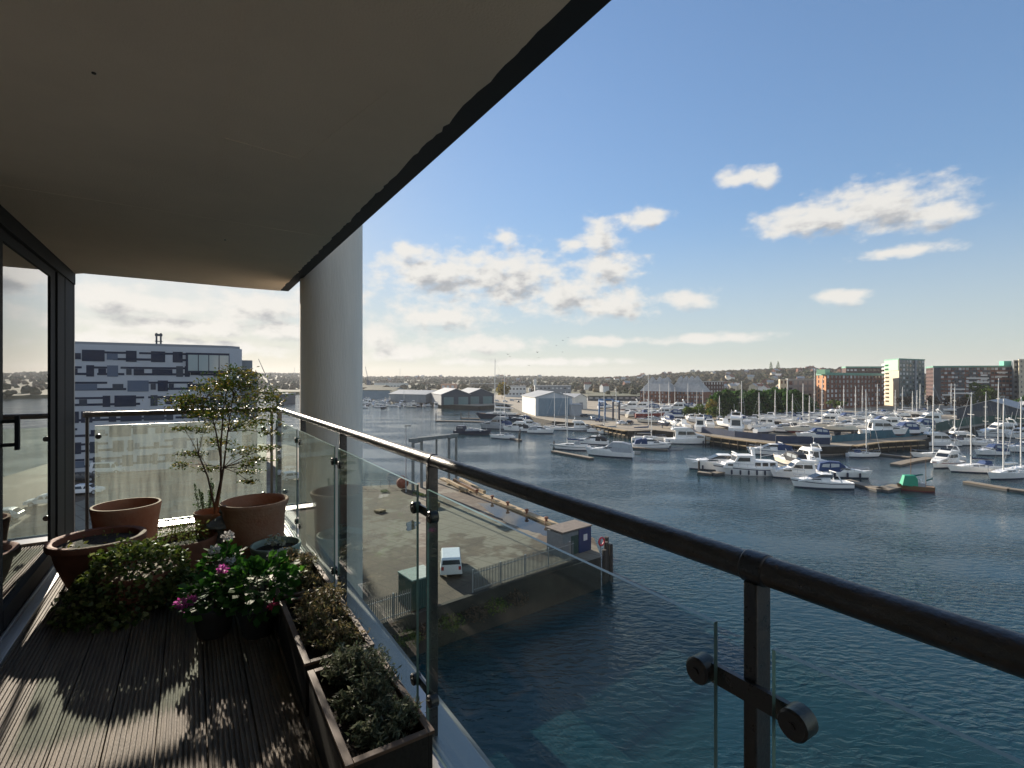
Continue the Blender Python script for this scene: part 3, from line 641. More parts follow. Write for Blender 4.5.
# near quay --------------------------------------------------------
QZ = 3.0
q = [at(601, 557, QZ), at(594, 538, QZ), at(545, 518, QZ), at(445, 478, QZ), at(411, 484, QZ), at(362, 486, QZ)]
quay_poly = [(p.x, p.y) for p in q] + [(-34, 98), (-44, 116), (-60, 132), (-240, 150), (-240, -40), (-75, -15)]
def quay_ground():
    m = bpy.data.materials.new('quay_ground'); m.use_nodes = True; nt = m.node_tree; L = nt.links.new; b = nt.nodes['Principled BSDF']
    tc = nt.nodes.new('ShaderNodeTexCoord')
    n = nt.nodes.new('ShaderNodeTexNoise'); n.inputs['Scale'].default_value = 0.35; n.inputs['Detail'].default_value = 9; n.inputs['Roughness'].default_value = 0.7; L(tc.outputs['Object'], n.inputs['Vector'])
    r = nt.nodes.new('ShaderNodeValToRGB'); r.color_ramp.elements[0].position = 0.3; r.color_ramp.elements[1].position = 0.7
    r.color_ramp.elements[0].color = (0.04, 0.027, 0.017, 1); r.color_ramp.elements[1].color = (0.115, 0.082, 0.05, 1); L(n.outputs['Fac'], r.inputs[0])
    # pale concrete patches between the slabs
    n3 = nt.nodes.new('ShaderNodeTexNoise'); n3.inputs['Scale'].default_value = 0.11; n3.inputs['Detail'].default_value = 4; n3.inputs['Roughness'].default_value = 0.75; L(tc.outputs['Object'], n3.inputs['Vector'])
    m3 = nt.nodes.new('ShaderNodeMapRange'); m3.inputs[1].default_value = 0.50; m3.inputs[2].default_value = 0.55; L(n3.outputs['Fac'], m3.inputs[0])
    mx = nt.nodes.new('ShaderNodeMix'); mx.data_type = 'RGBA'; L(m3.outputs[0], mx.inputs[0]); L(r.outputs[0], mx.inputs[6]); mx.inputs[7].default_value = (0.17, 0.155, 0.115, 1)
    # slab joints
    vo = nt.nodes.new('ShaderNodeTexBrick'); vo.inputs['Scale'].default_value = 0.16; vo.inputs['Mortar Size'].default_value = 0.012; vo.inputs['Color1'].default_value = (1, 1, 1, 1); vo.inputs['Color2'].default_value = (0.85, 0.85, 0.85, 1); vo.inputs['Mortar'].default_value = (0.4, 0.36, 0.3, 1); vo.offset = 0
    mp = nt.nodes.new('ShaderNodeMapping'); mp.inputs['Rotation'].default_value = (0, 0, R(37)); L(tc.outputs['Object'], mp.inputs[0]); L(mp.outputs[0], vo.inputs['Vector'])
    mu = nt.nodes.new('ShaderNodeMix'); mu.data_type = 'RGBA'; mu.blend_type = 'MULTIPLY'; mu.inputs[0].default_value = 0.7; L(mx.outputs[2], mu.inputs[6]); L(vo.outputs['Color'], mu.inputs[7])
    L(mu.outputs[2], b.inputs['Base Color']); b.inputs['Roughness'].default_value = 0.85
    bp = nt.nodes.new('ShaderNodeBump'); bp.inputs['Strength'].default_value = 0.4; bp.inputs['Distance'].default_value = 0.05; L(n.outputs['Fac'], bp.inputs['Height']); L(bp.outputs[0], b.inputs['Normal'])
    return m
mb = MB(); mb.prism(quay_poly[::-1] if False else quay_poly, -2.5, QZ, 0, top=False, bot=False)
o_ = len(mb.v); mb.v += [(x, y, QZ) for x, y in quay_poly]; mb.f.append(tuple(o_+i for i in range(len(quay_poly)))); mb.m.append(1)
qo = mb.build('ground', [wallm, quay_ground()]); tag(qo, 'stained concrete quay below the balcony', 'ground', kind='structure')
# marina land ------------------------------------------------------
LZ = 2.5
shore_px = [(362, 393), (384, 395.8), (428, 402.3), (441, 404.3), (478, 406), (507, 404.5), (533, 417), (552, 421), (592, 424.5), (628, 431), (655, 430), (694, 434), (760, 442.5), (810, 446.8), (852, 446), (876, 442.5), (920, 440), (936, 436.5), (952, 430), (985, 425), (1060, 424), (1300, 436)]
land = [tuple(at(x, y, LZ)[:2]) for x, y in shore_px]
land_poly = land + [(1400, 640), (-60, 640), (-120, 740), (-220, 740)]
yardm = mat('boatyard_gravel', (0.24, 0.20, 0.15), 0.9, col2=(0.36, 0.31, 0.23), vscale=0.06, bump=0.3, bscale=2, detail=8)
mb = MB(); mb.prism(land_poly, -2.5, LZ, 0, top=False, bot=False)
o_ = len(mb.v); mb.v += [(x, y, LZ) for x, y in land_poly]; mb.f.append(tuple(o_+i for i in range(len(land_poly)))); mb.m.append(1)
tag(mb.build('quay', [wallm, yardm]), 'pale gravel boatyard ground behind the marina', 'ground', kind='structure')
# terrain with hills -----------------------------------------------
sky_px = [(-900, 374), (0, 374), (240, 374.2), (300, 374.6), (365, 378.2), (430, 377.6), (465, 378.2), (530, 377.7), (600, 379), (640, 378), (690, 375), (740, 372.8), (790, 371.3), (850, 372), (900, 376), (1000, 379), (1200, 380), (2000, 380)]
hill_Y = [(-900, 3200), (300, 3200), (500, 2800), (600, 2200), (690, 1500), (800, 1250), (1000, 1300), (2000, 1500)]
us = np.concatenate([np.linspace(-1.9, -0.9, 12), np.linspace(-0.85, 1.1, 160), np.linspace(1.15, 1.9, 9)])
def terr_start(u): return float(np.interp(u, [-0.32, -0.26, -0.05, 0.02], [700, 660, 560, 470]))
def terr_z(u, Y):
    px = 512 + F*u; sy = np.interp(px, [p[0] for p in sky_px], [p[1] for p in sky_px]); hy = np.interp(px, [p[0] for p in hill_Y], [p[1] for p in hill_Y])
    top = CAMZ + (HZ - sy)/F*hy; t = min(1.0, max(0.0, (Y - 560)/(hy - 560))); t = t*t*(3 - 2*t)*0.6 + t*0.4
    z = 2.3 + (top - 2.3)*t
    z += t*2.0*math.sin(u*23 + Y*0.003)*math.sin(Y*0.006 + u*9)
    return z
rows = list(np.linspace(0, 1, 46))
mb = MB(); nr = len(rows) + 1
for u in us:
    y0 = terr_start(u)
    mb.v.append((u*y0, y0, -2.5))
    for r_ in rows:
        Y = y0 + (4800 - y0)*r_**2.2
        mb.v.append((u*Y, Y, terr_z(u, Y)))
for i in range(len(us)-1):
    for j in range(nr-1):
        a = i*nr + j; mb.f.append((a, a+nr, a+nr+1, a+1)); mb.m.append(0)
hillm = mat('hill_grassland', (0.06, 0.075, 0.03), 0.95, col2=(0.13, 0.11, 0.06), vscale=0.012, detail=8)
tag(mb.build('hills', hillm, smooth=True), 'low wooded hills on the horizon', 'hills', kind='structure')

# distant wood on the hills: thousands of small crowns, one mass
def wood():
    rg = np.random.RandomState(4)
    ico = MB(); ico.sphere((0,0,0), 1, 7, 4)
    bv = np.array(ico.v); bf = ico.f
    V = []; Fq = []; T = []; off = 0
    n = 8500
    for i in range(n):
        px = rg.uniform(120, 1080) if i % 3 else rg.uniform(600, 1000)
        u = (px-512)/F; hy = np.interp(px, [p[0] for p in hill_Y], [p[1] for p in hill_Y])
        lo = 600
        Y = lo + (hy*1.03 - lo)*rg.uniform(0, 1)**0.7
        z = terr_z(u, Y); r = rg.uniform(2.4, 5.4)*(1 + Y/5000)
        if 0.28 < u < 0.55 and Y < 720 and rg.rand() < .6: continue
        p = bv*np.array([r*rg.uniform(.8, 1.4), r*rg.uniform(.8, 1.4), r*rg.uniform(.7, 1.1)])*(1 + rg.uniform(-.22, .22, (len(bv), 1)))
        V.append(p + np.array([u*Y, Y, z + r*.45])); Fq += [tuple(k+off for k in f) for f in bf]; off += len(bv); T.append(np.full(len(bv), rg.rand()))
    me = bpy.data.meshes.new('hillside_wood'); me.from_pydata(np.concatenate(V).tolist(), [], Fq)
    a = me.attributes.new('tint', 'FLOAT', 'POINT'); a.data.foreach_set('value', np.concatenate(T))
    me.materials.append(leaf_mat('far_wood', [(0.018, 0.028, 0.012), (0.055, 0.048, 0.028), (0.085, 0.06, 0.035), (0.03, 0.045, 0.016), (0.11, 0.075, 0.035)], 0.0, 0.9)); me.update()
    o = bpy.data.objects.new('hillside_wood', me); COL.objects.link(o); tag(o, 'far brown and green autumn woodland on the hills', 'woodland', kind='stuff')
wood()

# ------------------------------------------------------------ buildings
brick = mat('red_brick', (0.17, 0.075, 0.05), 0.9, var=0.25, vscale=0.8)
brick2 = mat('dark_brick', (0.085, 0.05, 0.045), 0.9, var=0.25, vscale=0.8)
orange = mat('orange_brick', (0.42, 0.20, 0.10), 0.9, var=0.15, vscale=0.5)
creamr = mat('cream_render', (0.54, 0.48, 0.36), 0.85, var=0.06, vscale=0.3)
whiter = mat('white_render', (0.72, 0.71, 0.68), 0.85, var=0.06, vscale=0.3)
greyc = mat('grey_cladding', (0.22, 0.24, 0.26), 0.6, var=0.12, vscale=0.4)
greyd = mat('dark_cladding', (0.06, 0.07, 0.085), 0.6, var=0.2, vscale=0.4)
greenr = mat('verdigris_roof', (0.14, 0.30, 0.23), 0.6, var=0.12, vscale=0.4)
slate = mat('slate_roof', (0.36, 0.365, 0.36), 0.7, var=0.2, vscale=0.6)
metalr = mat('pale_sheet_roof', (0.36, 0.37, 0.37), 0.6, var=0.12, vscale=0.3)
winm = mat('far_window_glass', (0.03, 0.04, 0.055), 0.12, spec=0.7)
winw = mat('white_window', (0.55, 0.56, 0.56), 0.5)
winlit = mat('window_curtain', (0.30, 0.30, 0.30), 0.3)
def frame_of(A, B):
    A, B = Vector(A[:2]), Vector(B[:2]); d = (B-A); L = d.length; d /= L; n = Vector((d.y, -d.x)); return A, d, n, L
def facewin(parent, A, B, z0, z1, cols, nrows, ww, wh, m, cnt, rest, frame=None, skip=0.0, rg=random, sill=0.35):
    """windows on the wall from A to B (outward normal to the right of A->B)"""
    A, d, n, L = frame_of(A, B); fh = (z1-z0)/nrows; cw = L/cols
    mats_ = m if isinstance(m, list) else [m]
    for r_ in range(nrows):
        for c_ in range(cols):
            if rg.random() < skip: continue
            x = cw*(c_+.5); zc = z0 + fh*(r_+sill) + wh/2
            if zc + wh/2 > z1 - .1: zc = z1 - .15 - wh/2
            p = A + d*x + n*0.03; mm = mats_[rg.randrange(len(mats_))]
            tgt = MB() if cnt[0] < 96 else rest.setdefault(mm.name, (MB(), mm))[0]
            ang = math.atan2(d.y, d.x)
            tgt.cbox((p.x, p.y, zc), (ww, 0.12, wh), ang)
            if cnt[0] < 96: tgt.build('window', mm, parent); cnt[0] += 1
def block(name, label, cat, A, B, C, z0, z1, wall, roofm=None, roofh=0.0, left=None, front=None, leftwall=None, group=None, seed=1):
    """box building: ground corners A (far left), B (near corner), C (far right) and D; AB and BC face the viewer"""
    A, B, C = [Vector(p[:2]) for p in (A, B, C)]; D = A + C - B
    e = empty(name, (B.x, B.y, z0), 0, label, cat, group); off = Vector((B.x, B.y, z0))
    a, b, c, d = [Vector((p.x-B.x, p.y-B.y)) for p in (A, B, C, D)]; H = z1-z0
    mb = MB(); mb.prism([a, b, c, d], -0.5, H); 
    if leftwall: mb.m[0] = 1
    mb.build('wall', [wall, leftwall or wall], e)
    if roofm:
        ctr = (a+b+c+d)/4; g = [p + (p-ctr).normalized()*0.4 for p in (a, b, c, d)]
        mb = MB(); mb.prism(g, H+.005, H + max(roofh, .4)); mb.build('roof', roofm, e)
    rg = random.Random(seed); cnt = [0]; rest = {}
    for (P, Q, spec) in ((a, b, left), (b, c, front)):
        if spec: facewin(e, P, Q, spec.get('z0', 0.5), spec.get('z1', H), spec['cols'], spec['rows'], spec['w'], spec['h'], spec.get('m', winm), cnt, rest, skip=spec.get('skip', 0), rg=rg)
    for k_, (mbb, mm) in rest.items(): o = mbb.build('window', mm, e); o['kind'] = 'stuff'
    return e, (a, b, c, d, H)

# left apartment block with the patterned cladding --------------------
def patterned():
    A = Vector((-124.0, 63.5)); B = Vector((-54.9, 101.7)); z0 = QZ; z1 = 26.4
    A = B - (B-A).normalized()*62
    d = (B-A).normalized(); n = Vector((d.y, -d.x)); L = (B-A).length; back = -n*16
    e = empty('patterned_building', (A.x, A.y, z0), math.atan2(d.y, d.x), 'long apartment block with navy and white patterned cladding left of the acer', 'building')
    pale = mat('pale_blue_cladding', (0.45, 0.47, 0.51), 0.6, var=0.06, vscale=0.3)
    navyp = mat('navy_cladding', (0.014, 0.022, 0.05), 0.8, var=0.2, vscale=0.5)
    H = z1-z0; nf = 8; fh = (H-1.3)/nf
    mb = MB(); mb.prism([(0, 0), (L-2.2, 0), (L, 2.4), (L, 16), (0, 16)], -.5, H); mb.build('wall', pale, e)
    mb = MB(); mb.prism([(-.2, .3), (L-2.5, .3), (L-.4, 2.6), (L-.4, 15.6), (-.2, 15.6)], H+.002, H+.5); mb.build('roof', mat('flat_roof', (0.28, 0.29, 0.31), .8), e)
    rg = random.Random(21); pn = MB(); pw = MB(); k = 0
    mats3 = [navyp, navyp, mat('shaded_glass', (0.02, 0.03, 0.055), 0.45), navyp, mat('mid_blue_panel', (0.09, 0.12, 0.18), 0.6)]
    for f in reversed(range(nf)):
        zb = .75 + f*fh; x = L - 36 + rg.uniform(0, 2)
        # two dark bands per storey, broken up
        for zz, hh in ((zb + .55, .42), (zb + 1.75, .38)):
            xx = L - 37
            while xx < L-3:
                l = rg.uniform(2.5, 9); 
                if rg.random() < .85: pn.box(xx, min(xx+l, L-2.4), -.035, -.001, zz, zz+hh)
                xx += l + rg.choice([0.1, .6, 1.4])
        while x < L-4 - (7.5 if f == nf-1 else 0):
            w_ = rg.choice([.8, 1.1, 1.6, 2.2, 3.2]); tall = rg.random() < .55
            m_ = mats3[rg.randrange(5)]
            if k < 97:
                q = MB(); h0 = zb + (.3 if tall else .62); h1 = zb + (2.35 if tall else 1.72)
                q.box(x, x+w_, -.09, -.04, h0, h1)
                q.build('window', m_, e); k += 1
            x += w_ + rg.choice([.15, .3, .6, 1.2, 2.2])
    pn.build('dark_banding', navyp, e)
    # glazed bay at the top right corner
    bx = MB(); bx.box(L-9.6, L-2.25, -.5, -.001, H-5.0, H-1.1); bx.build('corner_bay', navyp, e)
    bx = MB()
    for i in range(4): bx.box(L-9.2 + i*1.75, L-9.2 + i*1.75 + 1.6, -.54, -.502, H-4.6, H-1.5)
    bx.build('bay_window', mat('bay_glass', (0.25, 0.33, 0.36), .1, spec=.8), e)
    # stepped balconies round the corner
    bx = MB()
    for f in range(nf-1): bx.prism([(L-1.2, 2.2), (L+1.9, 4.6), (L+1.9, 12), (L+.01, 12), (L+.01, 2.7)], 1.2 + f*fh + 1.5, 1.2 + f*fh + 1.75)
    bx.build('balcony', greyc, e)
    bx = MB(); bx.box(L+.01, L+2.0, 5, 15.6, -.4, H-2.2); bx.box(L+2.001, L+3.0, 7, 15.5, -.4, H-4.6); bx.build('stepped_end', greyc, e)
    bx = MB()
    for f in range(nf-1):
        bx.box(L+.3, L+1.8, 4.93, 4.995, 1.0 + f*fh, 2.5 + f*fh)
    bx.build('end_window', winm, e)
    bx = MB(); bx.box(L-15.0, L-14.72, 5, 5.3, H+.5, H+2.9); bx.box(L-14.3, L-14.02, 5, 5.3, H+.5, H+2.9); bx.box(L-15.1, L-13.9, 4.9, 5.4, H+2.3, H+2.75); bx.box(L-15.1, L-13.9, 4.95, 5.35, H+1.2, H+1.35)
    bx.build('roof_flue', greyd, e)
patterned()

# right hand blocks -----------------------------------------------------
block('apartment_block', 'low grey and white apartment block with cream end tower behind the dark trees', 'building', atY(786, 338), atY(788, 322), atY(817, 338), LZ, zat(380.5, 330), greyc, slate, 1.2,
      left=None, front=dict(cols=6, rows=4, w=3.6, h=2.3, m=[winm, winlit]), seed=3)
block('stair_tower', 'cream rendered end tower of the low grey apartment block', 'building', atY(778.5, 325), atY(780, 316), atY(787, 317.5), LZ, zat(379.2, 317), creamr, None, left=dict(cols=1, rows=4, w=1.5, h=2), front=dict(cols=2, rows=4, w=1.2, h=2.0, m=[brick, winm]), seed=5)
def white_frames():
    e = empty('white_portal_frame'); return e
e, (a, b, c, d, H) = block('brick_apartments', 'long red brick apartment block with orange gable and green roof', 'building', atY(816.5, 312), atY(826, 298), atY(884, 334), LZ, zat(375.2, 300), brick, greenr, 1.6,
      left=dict(cols=2, rows=7, w=1.4, h=1.7), front=dict(cols=16, rows=7, w=1.9, h=1.7, m=[winm, winm, winlit, winw]), leftwall=orange, seed=7)
mb = MB(); mb.cbox((.5, 3.5, H + 2.0), (5, 5, 2.9), .5); mb.build('roof_cabin', mat('pale_green_panel', (0.30, 0.55, 0.36), .6), e)
block('apartment_block', 'distant terrace block with flat green roof above the brick apartments', 'building', atY(842, 470), atY(846, 455), atY(884, 455), LZ, zat(368, 455), brick2, greenr, 1.5, front=dict(cols=10, rows=2, w=2.2, h=1.6, z0=20, m=[winm, winw]), seed=8)
def tower():
    e, (a, b, c, d, H) = block('tower_block', 'tall narrow apartment tower with cream left face and dark glazed front', 'building', atY(884.5, 352), atY(899, 330), atY(924.5, 346), LZ, zat(359.5, 330), mat('green_grey_glazing', (0.05, 0.085, 0.09), .35), greenr, .8,
          front=dict(cols=8, rows=11, w=2.1, h=1.5, m=[winm, winlit, winw, mat('mid_blue_glass', (0.10, 0.14, 0.2), 0.15)]), leftwall=creamr, seed=9)
    mb = MB(); dd = (a-b).normalized(); nn = Vector((dd.y, -dd.x)) if False else Vector((-dd.y, dd.x))
    for f in range(10):
        p = a + (b-a).normalized()*3.0; z = 3 + f*2.75
        mb.cbox((p.x - 1.0, p.y, z), (2.2, 5.5, .25), math.atan2((b-a).y, (b-a).x)+R(90)); mb.cbox((p.x - 2.0, p.y, z+.6), (.1, 5.5, .9), math.atan2((b-a).y, (b-a).x)+R(90))
    mb.build('balcony', whiter, e)
    mb = MB(); mb.cbox(((a.x+b.x)/2, (a.y+b.y)/2, H-3.6), (.6, 22, 7.2), math.atan2((b-a).y, (b-a).x)-R(90)); 
    mb.build('end_cap', mat('pale_green_panel', (0.30, 0.55, 0.36), .6), e)
    f = (c-b); p = b + f*.62; mb2 = MB(); mb2.cbox((p.x, p.y-.2, H/2), (2.0, .8, H), math.atan2(f.y, f.x)); mb2.build('service_riser', greyc, e)
tower()
def rightblock():
    e, (a, b, c, d, H) = block('waterfront_apartments', 'large brick and white panelled apartment block with green roof line at right', 'building', atY(926, 392), atY(933.5, 362), atY(1013, 352), LZ, zat(367.5, 360), brick, greenr, 1.2,
          left=dict(cols=6, rows=9, w=1.6, h=1.3, m=[winm]), front=dict(cols=22, rows=9, w=1.7, h=1.6, m=[winm, winm, winlit, winw]), leftwall=brick2, seed=11)
    f = (c-b).normalized(); L = (c-b).length; n = Vector((f.y, -f.x)); mb = MB(); ang = math.atan2(f.y, f.x); mw = MB(); md = MB()
    rg = random.Random(4)
    p = b + f*2.2; md.cbox((p.x+n.x*.1, p.y+n.y*.1, H/2), (4.4, .5, H), ang)
    for s0, s1, zz0, zz1 in ((.11, .24, 1, 7), (.42, .70, 13, 19), (.24, .40, 8, 11), (.8, .9, 3, 8), (.40, .60, 5, 9), (.6, .68, 18, 22), (.80, .93, 20, 23.5)):
        for z in np.arange(zz0, zz1, 2.9):
            p = b + f*(s0+s1)/2*L; mw.cbox((p.x+n.x*.15, p.y+n.y*.15, z), ((s1-s0)*L, .5, 1.0), ang)
    for s0, s1 in ((.26, .39), (.45, .56), (.62, .72)):
        for z in np.arange(3, H-2, 2.9):
            p = b + f*(s0+s1)/2*L; md.cbox((p.x+n.x*.08, p.y+n.y*.08, z+.4), ((s1-s0)*L, .3, 1.5), ang)
    mw.build('white_panel', whiter, e); md.build('recessed_balcony', greyd, e)
    p = b + f*.94*L; mb = MB(); mb.cbox((p.x, p.y+2, H+2.8), (4.5, 4.5, 3.2), ang); mb.build('roof_cabin', mat('bright_green_panel', (0.10, 0.42, 0.30), .6), e)
rightblock()
block('stair_tower', 'grey glazed stair tower between brick block and cream tower', 'building', atY(1012, 352), atY(1013.5, 346), atY(1018, 346), LZ, zat(360, 346), greyc, None, front=dict(cols=1, rows=9, w=1.6, h=1.6, m=[winm]), seed=12)
block('tower_block', 'cream rendered tower cut off by the right edge', 'building', atY(1017.5, 356), atY(1019, 338), atY(1062, 352), LZ, zat(359, 338), creamr, None, left=dict(cols=3, rows=9, w=1.4, h=1.5), front=dict(cols=9, rows=9, w=1.5, h=1.5), seed=13)

# maltings with steep hipped slate roofs ---------------------------------
def maltings(px0, px1, nh, Y, label, pe, pa, depth, rz):
    p = atY(px0, Y, LZ); w = (px1-px0)/F*Y/.70; ze = zat(pe, Y)-LZ; za = zat(pa, Y)-LZ
    e = empty('maltings', p, rz, label, 'building', 'brick maltings with steep slate roofs')
    mb = MB(); mb.box(0, w, 0, depth, -.5, ze); mb.build('wall', brick, e)
    hw = w
    nv = nh; nh = 1
    mb = MB()
    for i in range(nh):
        x0 = i*hw + .02; x1 = (i+1)*hw - .02; xm = (x0+x1)/2; ins = 5.2
        lo = [(x0-.0, -.3, ze+.003), (x1, -.3, ze+.003), (x1, depth+.3, ze+.003), (x0, depth+.3, ze+.003)]
        t = w*.27
        hi = [(xm-t, ins, za), (xm+t, ins, za), (xm+t, depth-ins, za), (xm-t, depth-ins, za)]
        mb.add(lo+hi, [(3,2,1,0), (4,5,6,7), (0,1,5,4), (1,2,6,5), (2,3,7,6), (3,0,4,7)])
    mb.build('roof', slate, e)
    mb = MB()
    for i in range(nv):
        xc = w*.26 + i*w*.48/max(1, nv-1); mb.add([(xc-2.4, 4.2, za-1.2), (xc+2.4, 4.2, za-1.2), (xc+2.4, 9.4, za-1.2), (xc-2.4, 9.4, za-1.2), (xc-.3, 6.4, za+2.6), (xc+.3, 6.4, za+2.6), (xc+.3, 7.2, za+2.6), (xc-.3, 7.2, za+2.6)], [(3,2,1,0), (4,5,6,7), (0,1,5,4), (1,2,6,5), (2,3,7,6), (3,0,4,7)])
    mb.build('roof_peak', slate, e)
    cnt = [0]; rest = {}
    facewin(e, (0, -.01), (w, -.01), .5, ze, nv*3, 3, 1.2, 1.5, [winm, winlit], cnt, rest, rg=random.Random(3))
    return e
maltings(640, 664, 3, 395, 'left brick maltings with steep grey slate roofs behind the boatyard', 391, 380, 12, R(-46))
maltings(668, 693, 4, 385, 'right brick maltings with steep grey slate roofs behind the boatyard', 391.5, 379.4, 14, R(-46))
block('brick_warehouse', 'five storey brick warehouse with white windows beside the maltings', 'building', atY(698, 400), atY(702, 385), atY(724, 400), LZ, zat(382, 390), brick2, slate, .6, front=dict(cols=8, rows=5, w=1.2, h=1.7, m=[winw, winlit]), seed=15)

# sheds -----------------------------------------------------------------
def gable_shed(name, label, p, rz, w, l, eave, ridge, wallm_, roofm_, door=None, doorm=None, doors=1, group=None, gablem=None, z=LZ):
    e = empty(name, (p[0], p[1], z), rz, label, 'shed', group)
    mb = MB(); hw = w/2
    mb.add([(-hw, 0, -.3), (hw, 0, -.3), (hw, 0, eave), (0, 0, ridge-.05), (-hw, 0, eave), (-hw, l, -.3), (hw, l, -.3), (hw, l, eave), (0, l, ridge-.05), (-hw, l, eave)],
           [(0,1,2,3,4), (9,8,7,6,5)], 1)
    mb.add([(-hw, 0, -.3), (-hw, 0, eave), (-hw, l, eave), (-hw, l, -.3)], [(3,2,1,0)], 0)
    mb.add([(hw, 0, -.3), (hw, 0, eave), (hw, l, eave), (hw, l, -.3)], [(0,1,2,3)], 0)
    mb.build('wall', [wallm_, gablem or wallm_], e)
    mb = MB(); sl = (ridge-eave)/hw; o = .5
    for s in (-1, 1):
        mb.add([(0, -o, ridge+.05), (s*(hw+o), -o, eave - sl*o+.05), (s*(hw+o), l+o, eave - sl*o+.05), (0, l+o, ridge+.05),
                (0, -o, ridge+.3), (s*(hw+o), -o, eave - sl*o+.3), (s*(hw+o), l+o, eave - sl*o+.3), (0, l+o, ridge+.3)],
               [(0,1,2,3), (7,6,5,4), (0,4,5,1), (1,5,6,2), (2,6,7,3)])
    mb.build('roof', roofm_, e)
    if door:
        for i in range(doors):
            dw, dh = door; cx = 0 if doors == 1 else (-w/4 + i*w/2)
            m_ = MB(); m_.box(cx-dw/2, cx+dw/2, -.12, -.02, 0, dh); m_.build('door', doorm, e)
    return e
bluegrey = mat('blue_grey_sheet', (0.17, 0.24, 0.30), 0.6, var=0.1, vscale=.5)
tealg = mat('teal_sheet', (0.12, 0.20, 0.21), 0.6, var=0.1, vscale=.5)
navysh = mat('navy_sheet', (0.035, 0.05, 0.075), 0.6, var=0.15, vscale=.5)
whitesh = mat('white_sheet', (0.66, 0.65, 0.60), 0.6, var=0.07, vscale=.4)
sp = atY(554, 245, LZ)
gs = gable_shed('boat_shed', 'large pale boat shed with wide blue grey door end', sp, R(10), 18.5, 34, 9.0, 11.6, whitesh, metalr, (15.5, 8.6), bluegrey, gablem=mat('pale_blue_sheet', (0.42, 0.47, 0.52), .6))
gable_shed('boat_shed', 'smaller white gabled shed behind the large boat shed', atY(581, 300, LZ), R(35), 10, 15, 7.0, 9.0, whitesh, metalr, (3, 4), greyc)
mb = MB(); mb.cbox((0, 0, 2.6), (5.5, 9, 5.2), 0); mb.cbox((0, 0, 5.35), (6, 9.5, .3), 0)
o = mb.build('wrapped_hull', GREYC); o.location = (at(575, 415, LZ)); tag(o, 'grey sheeted boat cover tent beside the blue shed door', 'boat cover')
# twin dark sheds at the middle left
gable_shed('harbour_shed', 'dark navy gabled shed with teal door, left of a pair', atY(456, 355, LZ), R(18), 21, 44, 7.2, 11.2, greyc, metalr, (7, 5.4), tealg, doors=2, gablem=navysh, group='twin gabled harbour sheds')
gable_shed('harbour_shed', 'dark navy gabled shed with teal door, right of a pair', atY(481, 368, LZ), R(18), 20, 44, 7.2, 11.0, greyc, metalr, (7, 5.4), tealg, doors=2, gablem=navysh, group='twin gabled harbour sheds')
gable_shed('long_shed', 'long low grey shed with pale roof left of the twin gables', atY(436, 400, LZ), R(58), 24, 40, 6, 9.0, greyc, metalr)
gable_shed('long_shed', 'blue grey sheet shed on the far quay behind small boats', atY(400, 470, LZ), R(70), 22, 34, 8, 10.5, bluegrey, mat('olive_roof', (0.10, 0.10, 0.06), .8))
gable_shed('long_shed', 'white fronted shed beside the blue grey one on the far quay', atY(415, 440, LZ), R(75), 16, 20, 7, 9.0, whitesh, mat('olive_roof', (0.10, 0.10, 0.06), .8))
gable_shed('long_shed', 'tan brick shed at the left end of the far quay', atY(386, 560, LZ), R(70), 20, 40, 9, 11.5, mat('tan_brick', (0.24, 0.19, 0.14), .9, var=.15), mat('olive_roof', (0.10, 0.10, 0.06), .8))
def flatblock(name, label, cat, px0, px1, ptop, Y, m, roofm=None, cols=6, rows=2, wm=None, dp=20, base=None, h=1.6, group=None):
    z1 = zat(ptop, Y); u = ((px0+px1)/2-512)/F; zb = base if base is not None else terr_z(u, Y)-.5 if Y > 650 else LZ
    p0 = atY(px0, Y); p1 = atY(px1, Y)
    return block(name, label, cat, (p0.x, p0.y+dp), p0, p1, zb, z1, m, roofm, .6, front=dict(cols=cols, rows=rows, w=(p1.x-p0.x)/cols*.55, h=h, m=wm or [winm]), group=group, seed=int(px0))
flatblock('warehouse', 'long white roofed warehouse beyond the far moorings', 'building', 374, 406, 383.2, 900, whitesh, metalr, 10, 1)
flatblock('warehouse', 'dark low warehouse beyond the dock crane', 'building', 363, 380, 386.5, 760, bluegrey, metalr, 4, 1)
flatblock('office_building', 'peach coloured low office building behind the twin sheds', 'building', 441, 455, 384.0, 520, mat('peach_render', (0.55, 0.34, 0.24), .8), None, 3, 2, [winw], h=2.6)
flatblock('office_building', 'pale low office building right of the tall masts', 'building', 505, 526, 386.5, 520, whiter, metalr, 6, 2)
flatblock('office_building', 'long grey office building behind the boat shed roof', 'building', 535, 571, 386.0, 560, greyc, metalr, 9, 2, [winw, winm])
flatblock('warehouse', 'low tan warehouse far behind the car park', 'building', 470, 500, 383.8, 900, mat('tan_brick', (0.24, 0.19, 0.14), .9), metalr, 5, 1)
flatblock('warehouse', 'dark long warehouse below the brown wooded bank', 'building', 588, 648, 396.5, 420, greyd, mat('olive_roof', (0.10, 0.10, 0.06), .8), 10, 1, [winlit], dp=25)
flatblock('warehouse', 'pale far depot left of the slim white tower', 'building', 512, 531, 382.0, 1100, whiter, metalr, 5, 1)
p = atY(535, 700, 0); mb = MB(); mb.cbox((0, 0, 9), (4, 4, 18)); mb.cbox((0, 0, 18.6), (2.4, 2.4, 1.2)); mb.box(-9, 5, 0, 8, 0, 6)
o = mb.build('white_tower', whiter); o.location = (p.x, p.y, zat(379, 700) - 19); tag(o, 'slim white tower standing above the far roofs', 'tower')

